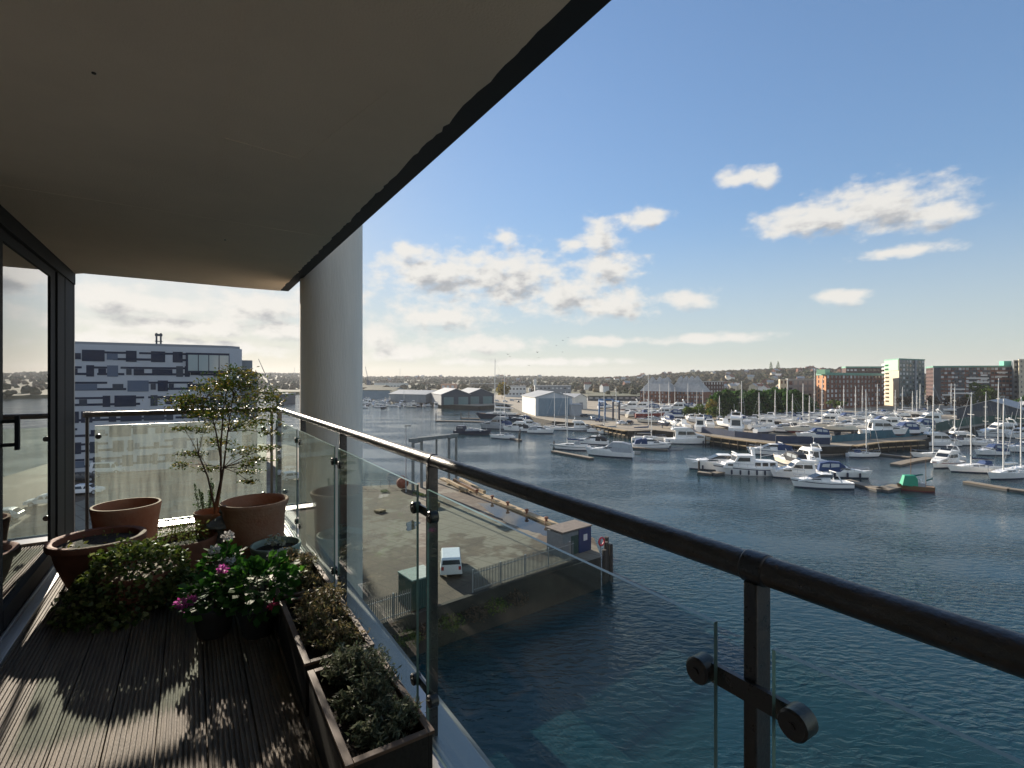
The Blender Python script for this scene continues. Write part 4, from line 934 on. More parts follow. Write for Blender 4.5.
# houses on the hill ------------------------------------------------------
def house(roofcol, wallcol, nm):
    e = empty('house'); mb = MB(); mb.box(-5, 5, -4, 4, -3, 5); 
    mb.add([(-5, -4, 5), (-5, 4, 5), (-5, 0, 8)], [(0,2,1)]); mb.add([(5, -4, 5), (5, 4, 5), (5, 0, 8)], [(0,1,2)]); mb.build('wall', wallcol, e)
    mb = MB(); mb.add([(-5.3, -4.4, 4.9), (5.3, -4.4, 4.9), (5.3, 0, 8.2), (-5.3, 0, 8.2), (5.3, 4.4, 4.9), (-5.3, 4.4, 4.9)], [(0,1,2,3), (3,2,4,5)]); r_ = mb.build('roof', roofcol, e)
    mb = MB(); mb.box(2.5, 3.5, -.5, .5, 7.2, 9.6); mb.build('chimney', brick, r_)
    mb = MB()
    for x in (-3, 0, 3): mb.box(x-.7, x+.7, -4.06, -4.01, .8, 2.2); mb.box(x-.7, x+.7, -4.06, -4.01, 3, 4.3)
    mb.build('window', winw, e); return e
tile = mat('red_roof_tile', (0.22, 0.09, 0.055), .85, var=.2)
protos = [(house(tile, whiter, 0), 'small white house with red tiled roof among the hillside trees'), (house(slate, brick, 1), 'small brick house with slate roof among the hillside trees'), (house(tile, brick, 2), 'small brick house with red tiled roof among the hillside trees'), (house(slate, creamr, 3), 'small cream house with slate roof among the hillside trees')]
used = set(); rg = random.Random(8)
for i in range(96):
    if i < 66: px = rg.uniform(700, 905); Y = rg.uniform(560, 1200)
    elif i < 84: px = rg.uniform(560, 700); Y = rg.uniform(640, 1900)
    else: px = rg.uniform(380, 560); Y = rg.uniform(900, 2200)
    u = (px-512)/F; k = rg.randrange(4); pr, lb = protos[k]
    h = pr if k not in used else copy_tree(pr); used.add(k)
    h.location = (u*Y, Y, terr_z(u, Y) + 2.2 + Y*.002); h.rotation_euler.z = rg.uniform(-.9, .9); s_ = rg.uniform(.6, .85)*(1 + Y/2500); h.scale = (s_, s_, s_)
    tag(h, lb, 'house', 'houses on the wooded hillside')

# trees ------------------------------------------------------------------
ever = leaf_mat('evergreen_leaf', [(0.014, 0.04, 0.012), (0.035, 0.085, 0.018), (0.07, 0.13, 0.03)], 0.3, .7)
yel = leaf_mat('autumn_leaf', [(0.10, 0.09, 0.02), (0.20, 0.14, 0.03), (0.08, 0.09, 0.02)], 0.3, .7)
grn = leaf_mat('shrub_leaf', [(0.03, 0.06, 0.015), (0.07, 0.11, 0.02), (0.11, 0.14, 0.03)], 0.25, .7)
brn = leaf_mat('bare_twig', [(0.07, 0.05, 0.035), (0.12, 0.08, 0.05), (0.09, 0.07, 0.05)], 0.1, .8)
def tree(label, p, h, r, lm, seed, shape='round', name='tree', group=None, n=520, base=LZ):
    e = empty(name, (p[0], p[1], base), 0, label, 'tree', group)
    mb = MB(); mb.tube([(0, 0, -.3), (.1, 0, h*.35), (0, .1, h*.8)], [max(.12, h*.025), h*.018, .05], 7); rr = random.Random(seed)
    for i in range(7):
        a = rr.uniform(0, 6.28); z = h*rr.uniform(.25, .6); mb.tube([(0, 0, z), (math.cos(a)*r*.7, math.sin(a)*r*.7, z + h*.2)], [h*.009, .03], 5)
    mb.build('trunk', bark, e)
    P = []; rg = np.random.RandomState(seed)
    if shape == 'column':
        t = rg.uniform(0, 1, n); a = rg.uniform(0, 6.28, n); rad = r*(1 - t**3)**.5*rg.uniform(.5, 1.05, n)*(1 + .2*np.sin(a*3+t*9+seed)); P = np.stack([rad*np.cos(a), rad*np.sin(a), .02*h + t*h*(.96 + .06*np.sin(a*5))], 1)
    elif shape == 'cone':
        t = rg.uniform(0, 1, n)**1.3; a = rg.uniform(0, 6.28, n); rad = r*(1.02-t)**.7*rg.uniform(.45, 1.05, n)*(1 + .18*np.sin(a*4+t*14))
        P = np.stack([rad*np.cos(a), rad*np.sin(a), .06*h + t*h*.94], 1)
    else:
        for k in range(9):
            c = rg.normal(size=3)*np.array([r*.45, r*.45, h*.14]) + np.array([0, 0, h*.62]); P.append(blob_pts(n//9, c, (r*.5, r*.5, h*.2), seed*10+k, .4))
        P = np.concatenate(P)
    leaves('crown', P, max(.45, r*.3), lm, e, .7, seed)
    return e
rg = random.Random(31)
tl = ['first', 'second', 'third', 'fourth', 'fifth', 'sixth', 'seventh', 'eighth', 'ninth', 'tenth', 'eleventh', 'twelfth', 'thirteenth', 'fourteenth']
for i in range(13):
    px = 720 + i*7.0 + rg.uniform(-1.5, 1.5); Y = 240 + rg.uniform(-6, 6); ht = zat(391.5 + rg.uniform(-2.2, 2.2) + (2 if i in (0, 12) else 0), Y) - LZ
    tree(f'{tl[i]} from the left in the dark evergreen row behind the boatyard', atY(px, Y), ht, rg.uniform(4.6, 5.6), ever, 100+i, 'column', 'evergreen_tree', 'row of dark evergreens behind the boatyard', 1100)
tree('golden autumn tree at the left end of the dark evergreens', atY(711, 229), 9, 3.0, yel, 130, n=400)
for i, (px, Y, h, lb) in enumerate(((690, 226, 5.6, 'left of three low green bushes between the parked boats'), (701, 222, 6.2, 'middle of three low green bushes between the parked boats'), (713, 224, 5.2, 'right of three low green bushes between the parked boats'))):
    tree(lb, atY(px, Y), h, 3.6, grn, 140+i, name='bush', n=420, group='low bushes in the boatyard')
tree('broad pale green tree in front of the right brick block', atY(984, 300), 13.5, 6.2, grn, 150, n=900)
tree('low golden shrub right of the pale green tree', atY(1004, 290), 7, 4.5, yel, 151, n=500, name='bush')
tree('dark green tree at the right edge beside the cream tower', atY(1022, 280), 9.0, 4.0, ever, 152, n=500)
for i, (px, Y, h, lb) in enumerate(((908, 310, 8, 'bare brown tree before the tall tower'), (932, 300, 8, 'bare brown tree before the dark brick return'), (952, 300, 7, 'bare brown tree before the white panels'), (966, 305, 7.5, 'bare brown tree left of the pale green tree'))):
    tree(lb, atY(px, Y), h, 3.6, brn, 160+i, n=420, name='bare_tree', group='bare trees before the apartments')
tree('green shrub before the long red brick block', atY(836, 290), 6, 4, grn, 170, n=400, name='bush'); tree('dark green tree left of the long brick block', atY(771, 300), 13, 4.5, ever, 171, n=500)
tree('golden tree standing behind the pale office roofs', atY(502, 470), 13, 8, yel, 172, n=500)
for i, (px, lb) in enumerate(((771, 'left of two tall dark pines on the skyline'), (778, 'right of two tall dark pines on the skyline'))):
    Y = 1150; u = (px-512)/F
    tree(lb, atY(px, Y), 26, 6, ever, 180+i, 'cone', 'pine_tree', 'two dark pines on the skyline', 300, base=terr_z(u, Y)+1)
# ================================================================ NEAR QUAY OBJECTS
rustm = mat('rusty_steel', (0.22, 0.085, 0.045), 0.85, var=0.4, vscale=4)
galv = mat('galvanised_steel', (0.42, 0.43, 0.44), 0.5, metal=0.4, var=0.15, vscale=3)
paints = mat('grey_green_paint', (0.16, 0.18, 0.18), 0.6, var=0.25, vscale=2)
timberq = mat('quay_timber', (0.34, 0.25, 0.14), 0.85, var=0.35, vscale=2, stretch=(1, 1, 1))
def gpost(mb, p, h, r): mb.box(p[0]-r, p[0]+r, p[1]-r, p[1]+r, p[2], p[2]+h)
# gantry of a boat hoist
g0 = at(413, 490, QZ); g1 = at(449, 482, QZ)
ga = empty('hoist_gantry', g0, 0, 'grey steel boat hoist gantry at the far edge of the quay', 'gantry')
mb = MB(); b = g1 - g0; top = 7.4; dx = Vector((1.8, 3.4, 0))
legs = [Vector((0, 0, 0)), b, dx*.55, b + dx*.55, b + Vector((-2.0, -.6, 0))]
for l in legs[:4]:
    m_ = MB(); m_.box(l.x-.2, l.x+.2, l.y-.2, l.y+.2, 0, top); m_.build('leg', paints, ga)
m_ = MB(); l = legs[4]; m_.box(l.x-.15, l.x+.15, l.y-.15, l.y+.15, 0, top); m_.build('leg', paints, ga)
m_ = MB(); m_.beam(legs[0] + Vector((-.6, 0, top+.25)), legs[1] + Vector((.3, 0, top+.25)), .35, .55); m_.beam(legs[2] + Vector((-.6, 0, top+.25)), legs[3] + Vector((.3, 0, top+.25)), .35, .55)
m_.build('crossbeam', paints, ga)
m_ = MB(); m_.beam((legs[0]+legs[2])/2 - dx*.28 + Vector((0, 0, top-.12)), (legs[0]+legs[2])/2 + dx*.28 + Vector((0, 0, top-.12)), .2, .2); m_.beam((legs[1]+legs[3])/2 - dx*.28 + Vector((0, 0, top-.12)), (legs[1]+legs[3])/2 + dx*.28 + Vector((0, 0, top-.12)), .2, .2); m_.build('end_beam', paints, ga)
# lamp post
lp = at(406, 492, QZ); e = empty('lamp_post', lp, 0, 'slim grey lamp post beside the hoist gantry', 'lamp post')
h = zat(426, lp.y) - QZ
mb = MB(); mb.tube([(0, 0, 0), (0, 0, 1.2), (0, 0, h)], [.13, .1, .07], 8); mb.build('post', galv, e)
mb = MB(); mb.cbox((.35, -.1, h+.05), (.95, .3, .16)); mb.build('lamp_head', paints, e)
# rusty mooring buoy, timber stack
bp_ = at(402.5, 489, QZ); e = empty('mooring_buoy', bp_, 0, 'faded red round mooring buoy lying by the gantry leg', 'buoy')
mb = MB(); mb.sphere((0, 0, .95), .95, 16, 10, sq=(1, 1, .92)); mb.build('float', mat('faded_red', (0.32, 0.10, 0.06), .8, var=.35, vscale=3), e, smooth=True)
mb = MB(); mb.tube([(-.25, 0, 1.75), (-.2, 0, 2.05), (.2, 0, 2.05), (.25, 0, 1.75)], .06, 6); mb.build('lifting_eye', rustm, e)
rg = random.Random(6)
d0 = at(448, 481, QZ); d1 = at(476, 497, QZ); dv = (d1-d0)
for k in range(3):
    e = empty('timber_baulk', d0 + Vector((k*1.0-.3, k*.5-1, 0)), math.atan2(dv.y, dv.x) + rg.uniform(-.04, .04), ['nearest', 'middle', 'farthest'][k] + ' long squared timber baulk of the stack beside the gantry', 'timber', 'timber baulks on the quay')
    L = dv.length*(.75 + .08*k); mb = MB(); mb.box(1, L, -.22, .22, .25, .7); mb.build('beam', BROWNW if k == 1 else timberq, e, bevel=.02); mb = MB(); mb.box(2, 2.3, -.5, .5, 0, .248); mb.box(L-2, L-1.7, -.5, .5, 0, .248); mb.build('bearer', timberq, e)
# timber edge of the quay with bollards
e0 = at(445, 478.8, QZ); e1 = at(592, 538.5, QZ); v = e1 - e0
e = empty('quay_edge_timber', e0, math.atan2(v.y, v.x), 'weathered yellowish timber capping along the water edge of the quay', 'edge beam')
mb = MB(); nseg = 9; L = v.length - .6
for i in range(nseg): mb.box(i*L/nseg + .03, (i+1)*L/nseg - .03, -1.05, -.15, -.3 + .001*i, .28 + .01*(i % 2))
mb.build('capping', timberq, e, bevel=.03)
for i, f in enumerate((.34, .46, .57, .69, .80)):
    p = e0 + v*f; bo = empty('bollard', (p.x-.5, p.y-.9, QZ), 0, f'{tl[i]} small iron bollard from the gantry along the timber quay edge', 'bollard', 'bollards on the quay edge')
    mb = MB(); mb.lathe([(.22, 0), (.16, .1), (.15, .55), (.26, .62), (.27, .72), (.2, .8), (.02, .84)], 14); mb.build('post', rustm, bo, smooth=True)
# puddle: a shallow wet patch
pm = bpy.data.materials.new('puddle_water'); pm.use_nodes = True; pb = pm.node_tree.nodes['Principled BSDF']; pb.inputs['Base Color'].default_value = (.05, .045, .035, 1); pb.inputs['Roughness'].default_value = .03; pb.inputs['IOR'].default_value = 1.33
def puddle(pts, nm, lb):
    ctr = sum((at(x, y, QZ) for x, y in pts), Vector())/len(pts); P = []
    n = len(pts); rg = random.Random(nm)
    for i in range(n):
        a = at(*pts[i], QZ); b = at(*pts[(i+1) % n], QZ)
        for t in (0, .25, .5, .75):
            q = a.lerp(b, t); P.append((q.x-ctr.x + rg.uniform(-.25, .25), q.y-ctr.y + rg.uniform(-.3, .3)))
    mb = MB(); mb.add([(x, y, 0.004) for x, y in P], [tuple(range(len(P)))]); o = mb.build('puddle', pm); o.location = (ctr.x, ctr.y, QZ); tag(o, lb, 'puddle', kind='structure')
puddle([(478, 503), (500, 503), (530, 510), (555, 521), (572, 532), (575, 540), (562, 541), (545, 535), (522, 529), (505, 521), (488, 512)], 1, 'shallow rain puddle along the quay edge')
puddle([(404, 524), (412, 520), (419, 523), (416, 529), (406, 531)], 2, 'small rain puddle on the quay concrete')
# site cabin
cb = at(587, 552, QZ); ang = math.atan2((at(575, 560, QZ)-at(362, 628, QZ)).y, (at(575, 560, QZ)-at(362, 628, QZ)).x)
e = empty('site_cabin', at(573, 557, QZ), ang, 'grey flat roofed site cabin with blue door end on the quay tip', 'cabin')
e.scale = (.86, .86, .86)
mb = MB(); mb.box(-1.2, 1.4, .5, 3.0, 0, 2.6); mb.build('wall', mat('cabin_grey', (0.14, 0.16, 0.17), .6, var=.1), e)
mb = MB(); mb.box(1.401, 3.4, .4, 3.05, 0, 2.75); mb.build('blue_end', mat('cabin_blue', (0.012, 0.03, 0.10), .45, var=.1), e)
mb = MB(); mb.box(-1.3, 3.5, .3, 3.15, 2.76, 2.9); mb.build('roof', mat('cabin_roof', (0.17, 0.14, 0.115), .85, var=.2, vscale=2), e)
mb = MB(); mb.box(.2, 1.3, .44, .49, .05, 2.15); mb.build('door', mat('cabin_dark_green', (0.02, 0.05, 0.04), .5), e)
mb = MB(); mb.box(2.1, 2.7, .34, .39, 1.3, 2.0); mb.build('notice', winw, e)
lb = at(594, 551, QZ)
e = empty('life_ring', (lb.x+.6, lb.y-.6, QZ), ang, 'red lifebuoy on a post at the quay tip', 'lifebuoy')
mb = MB(); mb.box(-.05, .05, 0, .1, 0, 1.5); mb.build('post', galv, e)
mb = MB(); pts = [(.38*math.cos(t), -.06, 1.15 + .38*math.sin(t)) for t in np.linspace(0, 2*math.pi, 17)]; mb.tube(pts, .085, 8, caps=False); mb.build('ring', mat('lifebuoy_red', (0.5, 0.03, 0.05), .5), e, smooth=True)
# timber dolphin at the tip
e = empty('mooring_dolphin', at(599, 553, QZ) + Vector((.8, .6, -QZ)), 0, 'dark timber mooring piles at the tip of the quay', 'pile cluster')
for i, (x, y, h) in enumerate(((0, 0, 3.9), (.55, .2, 3.6), (.2, .7, 4.2), (-.3, -.6, 3.3))):
    mb = MB(); mb.tube([(x, y, -2.5), (x*.9, y*.9, h)], .22, 9); mb.build('pile', mat('dark_pile', (0.05, 0.042, 0.035), .9, var=.3), e)
# palisade fence along the near edge
fa = at(356, 634, QZ); fb = at(574, 561.5, QZ)
def fence(name, p, q, label, h, pitch, hole=None):
    v = q - p; L = v.length; e = empty(name, p, math.atan2(v.y, v.x), label, 'fence', 'palisade fence along the quay')
    mb = MB(); mr = MB(); k = 0
    while k*pitch < L:
        x = k*pitch; mb.add([(x-.035, -.012, .05), (x+.035, -.012, .05), (x+.035, -.012, h-.1), (x, -.012, h), (x-.035, -.012, h-.1), (x-.035, .012, .05), (x+.035, .012, .05), (x+.035, .012, h-.1), (x, .012, h), (x-.035, .012, h-.1)], [(0,1,2,3,4), (9,8,7,6,5), (0,5,6,1), (1,6,7,2), (2,7,8,3), (3,8,9,4), (4,9,5,0)])
        k += 1
    mb.build('pales', mat('weathered_galvanising', (0.17, 0.17, 0.165), .6, metal=.2), e)
    for z in (.35, h-.35): mr.box(0, L, .014, .055, z, z+.06)
    mr.build('rail', galv, e)
    x = 0
    mb = MB()
    while x < L: mb.box(x-.05, x+.05, .06, .16, -.2, h-.05); x += 2.75
    mb.build('fence_post', galv, e)
dirn = (fb - fa).normalized(); Lf = (fb - fa).length
fence('palisade_fence', fa, fa + dirn*4.1, 'short grey palisade fence run left of the dark green container', 2.0, .155)
fence('palisade_fence', fa + dirn*9.6, fb, 'long grey palisade fence run between the white van and the site cabin', 2.0, .155)
# low plinth under the fence
mb = MB(); w = dirn.to_2d(); nrm = Vector((w.y, -w.x)); 
e = empty('plinth_wall', (fa.x, fa.y, QZ), math.atan2(dirn.y, dirn.x), 'low rough concrete plinth wall under the palisade fence', 'wall'); mb.box(-14, Lf + .5, -.5, -.1, -.7, .25); mb.build('coping', wallm, e, bevel=.03)
# container
cp_ = at(409, 590, QZ); e = empty('storage_container', fa + dirn*4.35 + Vector((-dirn.y, dirn.x, 0))*.3, math.atan2(dirn.y, dirn.x), 'dark green metal container standing at the quay fence', 'container')
cg = mat('dark_green_paint', (0.012, 0.045, 0.038), .5, var=.25, vscale=2)
mb = MB(); mb.box(0, 2.1, 0, 2.2, .1, 2.3)
for i in range(13): mb.box(.06 + i*.155, .14 + i*.155, -.03, -.001, .2, 2.2)
mb.build('body', cg, e); mb = MB(); mb.box(-.05, 2.15, -.06, 2.25, 2.301, 2.4); mb.build('roof', mat('pale_green_paint', (0.22, 0.30, 0.26), .7, var=.2), e)
mb = MB(); mb.box(.05, .3, .1, 2.1, 0, .099); mb.box(1.8, 2.05, .1, 2.1, 0, .099); mb.build('skid', rustm, e)
# shrubs on the quay wall
for i, f in enumerate((.16, .24, .33, .43, .53, .63)):
    p = fa + dirn*(Lf*f); e = empty('bramble', (p.x + nrm.x*.9, p.y + nrm.y*.9, QZ - 1.0), 0, f'{tl[i]} bramble bush from the left hanging on the quay wall below the fence', 'bush', 'brambles on the quay wall')
    mb = MB(); mb.tube([(-nrm.x*.6, -nrm.y*.6, .3), (0, 0, .3), (nrm.x*.3, nrm.y*.3, -.5)], .04, 5); mb.build('stem', bark, e)
    leaves('foliage', blob_pts(260, (0, 0, 0), (1.1, .7, .65), 200+i, .3), .2, brn if i % 2 else grn, e, .7, i)

# guard rail and weeds on the far side of the quay
ga_, gb_ = at(352, 487.5, QZ), at(399, 486.5, QZ); vv = gb_ - ga_
e = empty('guard_rail', ga_, math.atan2(vv.y, vv.x), 'thin steel guard rail at the quay edge between column and gantry', 'guard rail')
for i in range(6):
    mb = MB(); x = i*vv.length/5; mb.tube([(x, 0, 0), (x, 0, 1.1)], .045, 6); mb.build('post', galv, e)
mb = MB(); mb.tube([(0, 0, 1.08), (vv.length, 0, 1.08)], .035, 6); mb.build('top_rail', galv, e); mb = MB(); mb.tube([(0, 0, .58), (vv.length, 0, .58)], .03, 6); mb.build('middle_rail', galv, e)
for i, (px, py, lb) in enumerate(((417, 494.5, 'left tuft of weeds beside the gantry legs'), (424, 496, 'right tuft of weeds beside the gantry legs'), (385, 492, 'tuft of weeds by the quay guard rail'))):
    e = empty('weed_tuft', at(px, py, QZ), 0, lb, 'weeds', 'weeds growing on the quay'); leaves('foliage', np.abs(blob_pts(220, (0, 0, 0), (1.5, .9, .45), 300+i, .1))*np.array([1, 1, 1]) - np.array([.6, .4, 0]), .22, grn, e, .3, i)
for i, (px, py, rz, n) in enumerate(((435, 507, 20, 4), (380, 512, 50, 2))):
    for k_ in range(n):
        e = empty('pallet', at(px, py, QZ) + Vector((0, 0, .15*k_)), R(rz + 4*k_), f'{tl[k_]} pallet from the bottom of the {"stack of four near the gantry" if n == 4 else "stack of two on the open quay"}', 'pallet', 'timber pallets on the quay'); mb = MB()
        for j in range(7): mb.box(-.6, .6, -.5 + j*.153, -.5 + j*.153 + .1, .12, .14)
        mb.build('slat_deck', timberq, e); mb = MB()
        for x in (-.55, -.05, .45): mb.box(x, x+.1, -.5, .518, 0, .119)
        mb.build('bearer', timberq, e)
# cars -------------------------------------------------------------
def car(name, label, p, rz, body, L=4.3, Wd=1.8, H=1.5, van=False, group='parked cars on the quay'):
    e = empty(name, p, rz, label, 'van' if van else 'car', group)
    hw = Wd/2; hl = L/2
    if van: prof = [(-hl, .35), (-hl, 1.15), (-hl+.12, H-.12), (-hl+.3, H), (hl-1.7, H), (hl-1.35, H-.08), (hl-.75, 1.15), (hl-.1, .95), (hl, .7), (hl, .35)]
    else: prof = [(-hl, .35), (-hl, .85), (-hl+.15, .95), (-hl+.75, H-.08), (-hl+1.1, H), (hl-1.9, H), (hl-1.6, H-.06), (hl-1.0, .95), (hl-.15, .8), (hl, .62), (hl, .35)]
    mb = MB(); n = len(prof)
    def ins(z): return hw*(1 - .16*max(0, (z-.9)/(H-.9)))
    o = [(x, -ins(z), z) for x, z in prof] + [(x, ins(z), z) for x, z in prof]
    mb.add(o, [tuple(range(n)), tuple(n+i for i in reversed(range(n)))] + [(i, n+i, n+(i+1) % n, (i+1) % n) for i in range(n)])
    bo = mb.build('body', body, e, bevel=.05)
    mb = MB()
    if van: segs = [(-hl+.5, hl-1.75, 1.1, H-.22), (hl-1.65, hl-.95, 1.1, H-.3)]; rear = ((-hl, 1.15), (-hl+.12, H-.12)); front = ((hl-1.35, H-.08), (hl-.75, 1.15))
    else: segs = [(-hl+.75, -.15, .95, H-.15), (-.05, hl-1.55, .95, H-.15)]; rear = ((-hl+.15, .95), (-hl+.75, H-.08)); front = ((hl-1.6, H-.06), (hl-1.0, .95))
    for x0, x1, z0, z1 in segs:
        for s in (-1, 1): mb.add([(x0, s*(ins(z0)+.012), z0), (x1, s*(ins(z0)+.012), z0), (x1-.15, s*(ins(z1)+.012), z1), (x0+.15, s*(ins(z1)+.012), z1)], [(0,1,2,3)])
    mb.build('side_window', DARKG, e)
    for nm, (a, b) in (('rear_window', rear), ('windscreen', front)):
        mb = MB(); sx = -.015 if nm == 'rear_window' else .015; y0 = ins(a[1])*.86; y1 = ins(b[1])*.86; a2 = (a[0]*.9+b[0]*.1, a[1]*.9+b[1]*.1); b2 = (a[0]*.1+b[0]*.9, a[1]*.1+b[1]*.9)
        mb.add([(a2[0]+sx, -y0, a2[1]+.015), (a2[0]+sx, y0, a2[1]+.015), (b2[0]+sx, y1, b2[1]+.015), (b2[0]+sx, -y1, b2[1]+.015)], [(0,1,2,3)]); mb.build(nm, DARKG, e)
    for x in (-hl+.8, hl-.85):
        for s in (-1, 1):
            w_ = empty('wheel', (x, s*(hw-.1), .33)); w_.parent = e
            mb = MB(); mb.tube([(0, -.11, 0), (0, .11, 0)], .33, 16); mb.build('tyre', RUBBER, w_); mb = MB(); mb.tube([(0, -.12, 0), (0, .12, 0)], .2, 12); mb.build('rim', galv, w_)
    for s in (-1, 1):
        mb = MB(); mb.box(-hl-.02, -hl+.02, s*(hw-.22)-.1, s*(hw-.22)+.1, .75, 1.05 if van else .82); mb.build('tail_light', mat('tail_lamp', (.35, .02, .02), .3), e)
        mb = MB(); mb.box(hl-.03, hl+.02, s*(hw-.3)-.16, s*(hw-.3)+.16, .62, .76); mb.build('headlight', winw, e)
    return e
silver = mat('silver_paint', (0.55, 0.58, 0.6), .3, metal=.3); whitep = mat('white_paint', (.78, .78, .78), .3); blackp = mat('black_paint', (.02, .02, .025), .25); bluep = mat('blue_paint', (.03, .06, .15), .3); redp = mat('red_paint', (.25, .03, .03), .3)
vp = at(448.5, 576, QZ); car('parked_van', 'silver white people carrier parked against the quay fence', (vp.x, vp.y+1.6, QZ), R(98), mat('pale_silver_paint', (.68, .72, .75), .3), 4.5, 1.9, 1.72, True)
for px, py, rz, m_, v, lb in ((86, 494, 20, whitep, False, 'white hatchback parked at the left end of the quay car park'), (83, 481, 25, blackp, False, 'black car parked behind the white hatchback'), (108, 473, 15, whitep, True, 'white van parked beyond the dirty far glass'), (131, 469, 20, silver, False, 'silver car parked right of the white van beyond the far glass'),
                              (86, 468, 25, silver, False, 'silver car in the second row by the patterned building'), (160, 466, 22, bluep, False, 'dark blue car in the car park behind the acer'), (196, 468, 22, redp, False, 'dark red car in the car park behind the acer'), (320, 486, 40, silver, False, 'silver car parked near the column seen through the side glass'), (293, 480, 40, whitep, False, 'white car parked at the water side of the car park')):
    p = at(px, py, QZ); car('parked_van' if v else 'parked_car', lb, p, R(rz), m_, 5.0 if v else 4.2, 1.85, 2.1 if v else 1.48, v)

# ================================================================ BOATS
def hull(L, B, fb, tw=.8, rake=.10, depth=.5, sheer=.45, keel=None, fine=2.0, nst=13):
    """lofted hull; materials: 0 topsides, 1 stripe, 2 boot top, 3 bottom, 4 deck"""
    mb = MB(); rows = []
    for i in range(nst):
        u = i/(nst-1); t = max(0, (u-.4)/.6)
        w = B/2*((tw + (1-tw)*math.sin(min(1, u/.42)*math.pi/2)) if u < .42 else max(0.015, 1 - t**fine))
        s = fb*(1 + sheer*u**2.2); x = -L/2 + L*u*(1-rake*.5); dk = depth*(1 - t**3)
        rk = rake*L*.55*u**4
        fl = 1 - .32*t
        row = [(s, w), (s*.80, w*.99*(1-.05*t)), (s*.70, w*.985*(1-.08*t)), (.20, w*.95*fl), (0.0, w*.92*fl), (-dk*.6, w*.6*fl), (-dk, 0.0)]
        rows.append([(x + rk*max(-.4, z/s), y, z) for z, y in row])
    nr = 7; mi = [0, 1, 0, 2, 3, 3]
    for sgn in (1, -1):
        o = len(mb.v)
        for r_ in rows: mb.v += [(x, sgn*y, z) for x, y, z in r_]
        for i in range(nst-1):
            for j in range(nr-1):
                a = o+i*nr+j; f = (a, a+1, a+nr+1, a+nr); mb.f.append(f if sgn < 0 else f[::-1]); mb.m.append(mi[j])
    st = rows[0]; o = len(mb.v); mb.v += [p for p in st] + [(x, -y, z) for x, y, z in st[::-1]]; mb.f.append(tuple(range(o, o+2*nr))); mb.m.append(0)
    o = len(mb.v)
    for r_ in rows: x, y, z = r_[0]; mb.v += [(x, y*.985, z-.07), (x, -y*.985, z-.07)]
    for i in range(nst-1): mb.f.append((o+2*i, o+2*i+2, o+2*i+3, o+2*i+1)); mb.m.append(4)
    if keel:
        kx0, kx1, kd = keel; mb.add([(kx0, .1, -depth*.5), (kx1, .1, -depth*.5), (kx1-.3, .12, -kd), (kx0+.2, .12, -kd), (kx0, -.1, -depth*.5), (kx1, -.1, -depth*.5), (kx1-.3, -.12, -kd), (kx0+.2, -.12, -kd)], [(0,1,2,3), (7,6,5,4), (0,3,7,4), (1,5,6,2), (3,2,6,7)], 3)
    return mb
def cabin(mb, prof, wf, mi=0):
    n = len(prof); o = [(x, -wf(x, z), z) for x, z in prof] + [(x, wf(x, z), z) for x, z in prof]
    mb.add(o, [tuple(range(n)), tuple(n+i for i in reversed(range(n)))] + [(i, n+i, n+(i+1) % n, (i+1) % n) for i in range(n)], mi)
def sidewin(mb, quads, wf, eps=.025):
    for qd in quads:
        for s in (-1, 1): mb.add([(x, s*(wf(x, z)+eps), z) for x, z in qd], [(0,1,2,3)])
def endwin(mb, a, b, wf, sx, lo=.12, hi=.9, k=.88):
    a2 = (a[0]+(b[0]-a[0])*lo, a[1]+(b[1]-a[1])*lo); b2 = (a[0]+(b[0]-a[0])*hi, a[1]+(b[1]-a[1])*hi)
    mb.add([(a2[0]+sx, -wf(*a2)*k, a2[1]+.02), (a2[0]+sx, wf(*a2)*k, a2[1]+.02), (b2[0]+sx, wf(*b2)*k, b2[1]+.02), (b2[0]+sx, -wf(*b2)*k, b2[1]+.02)], [(0,1,2,3)])
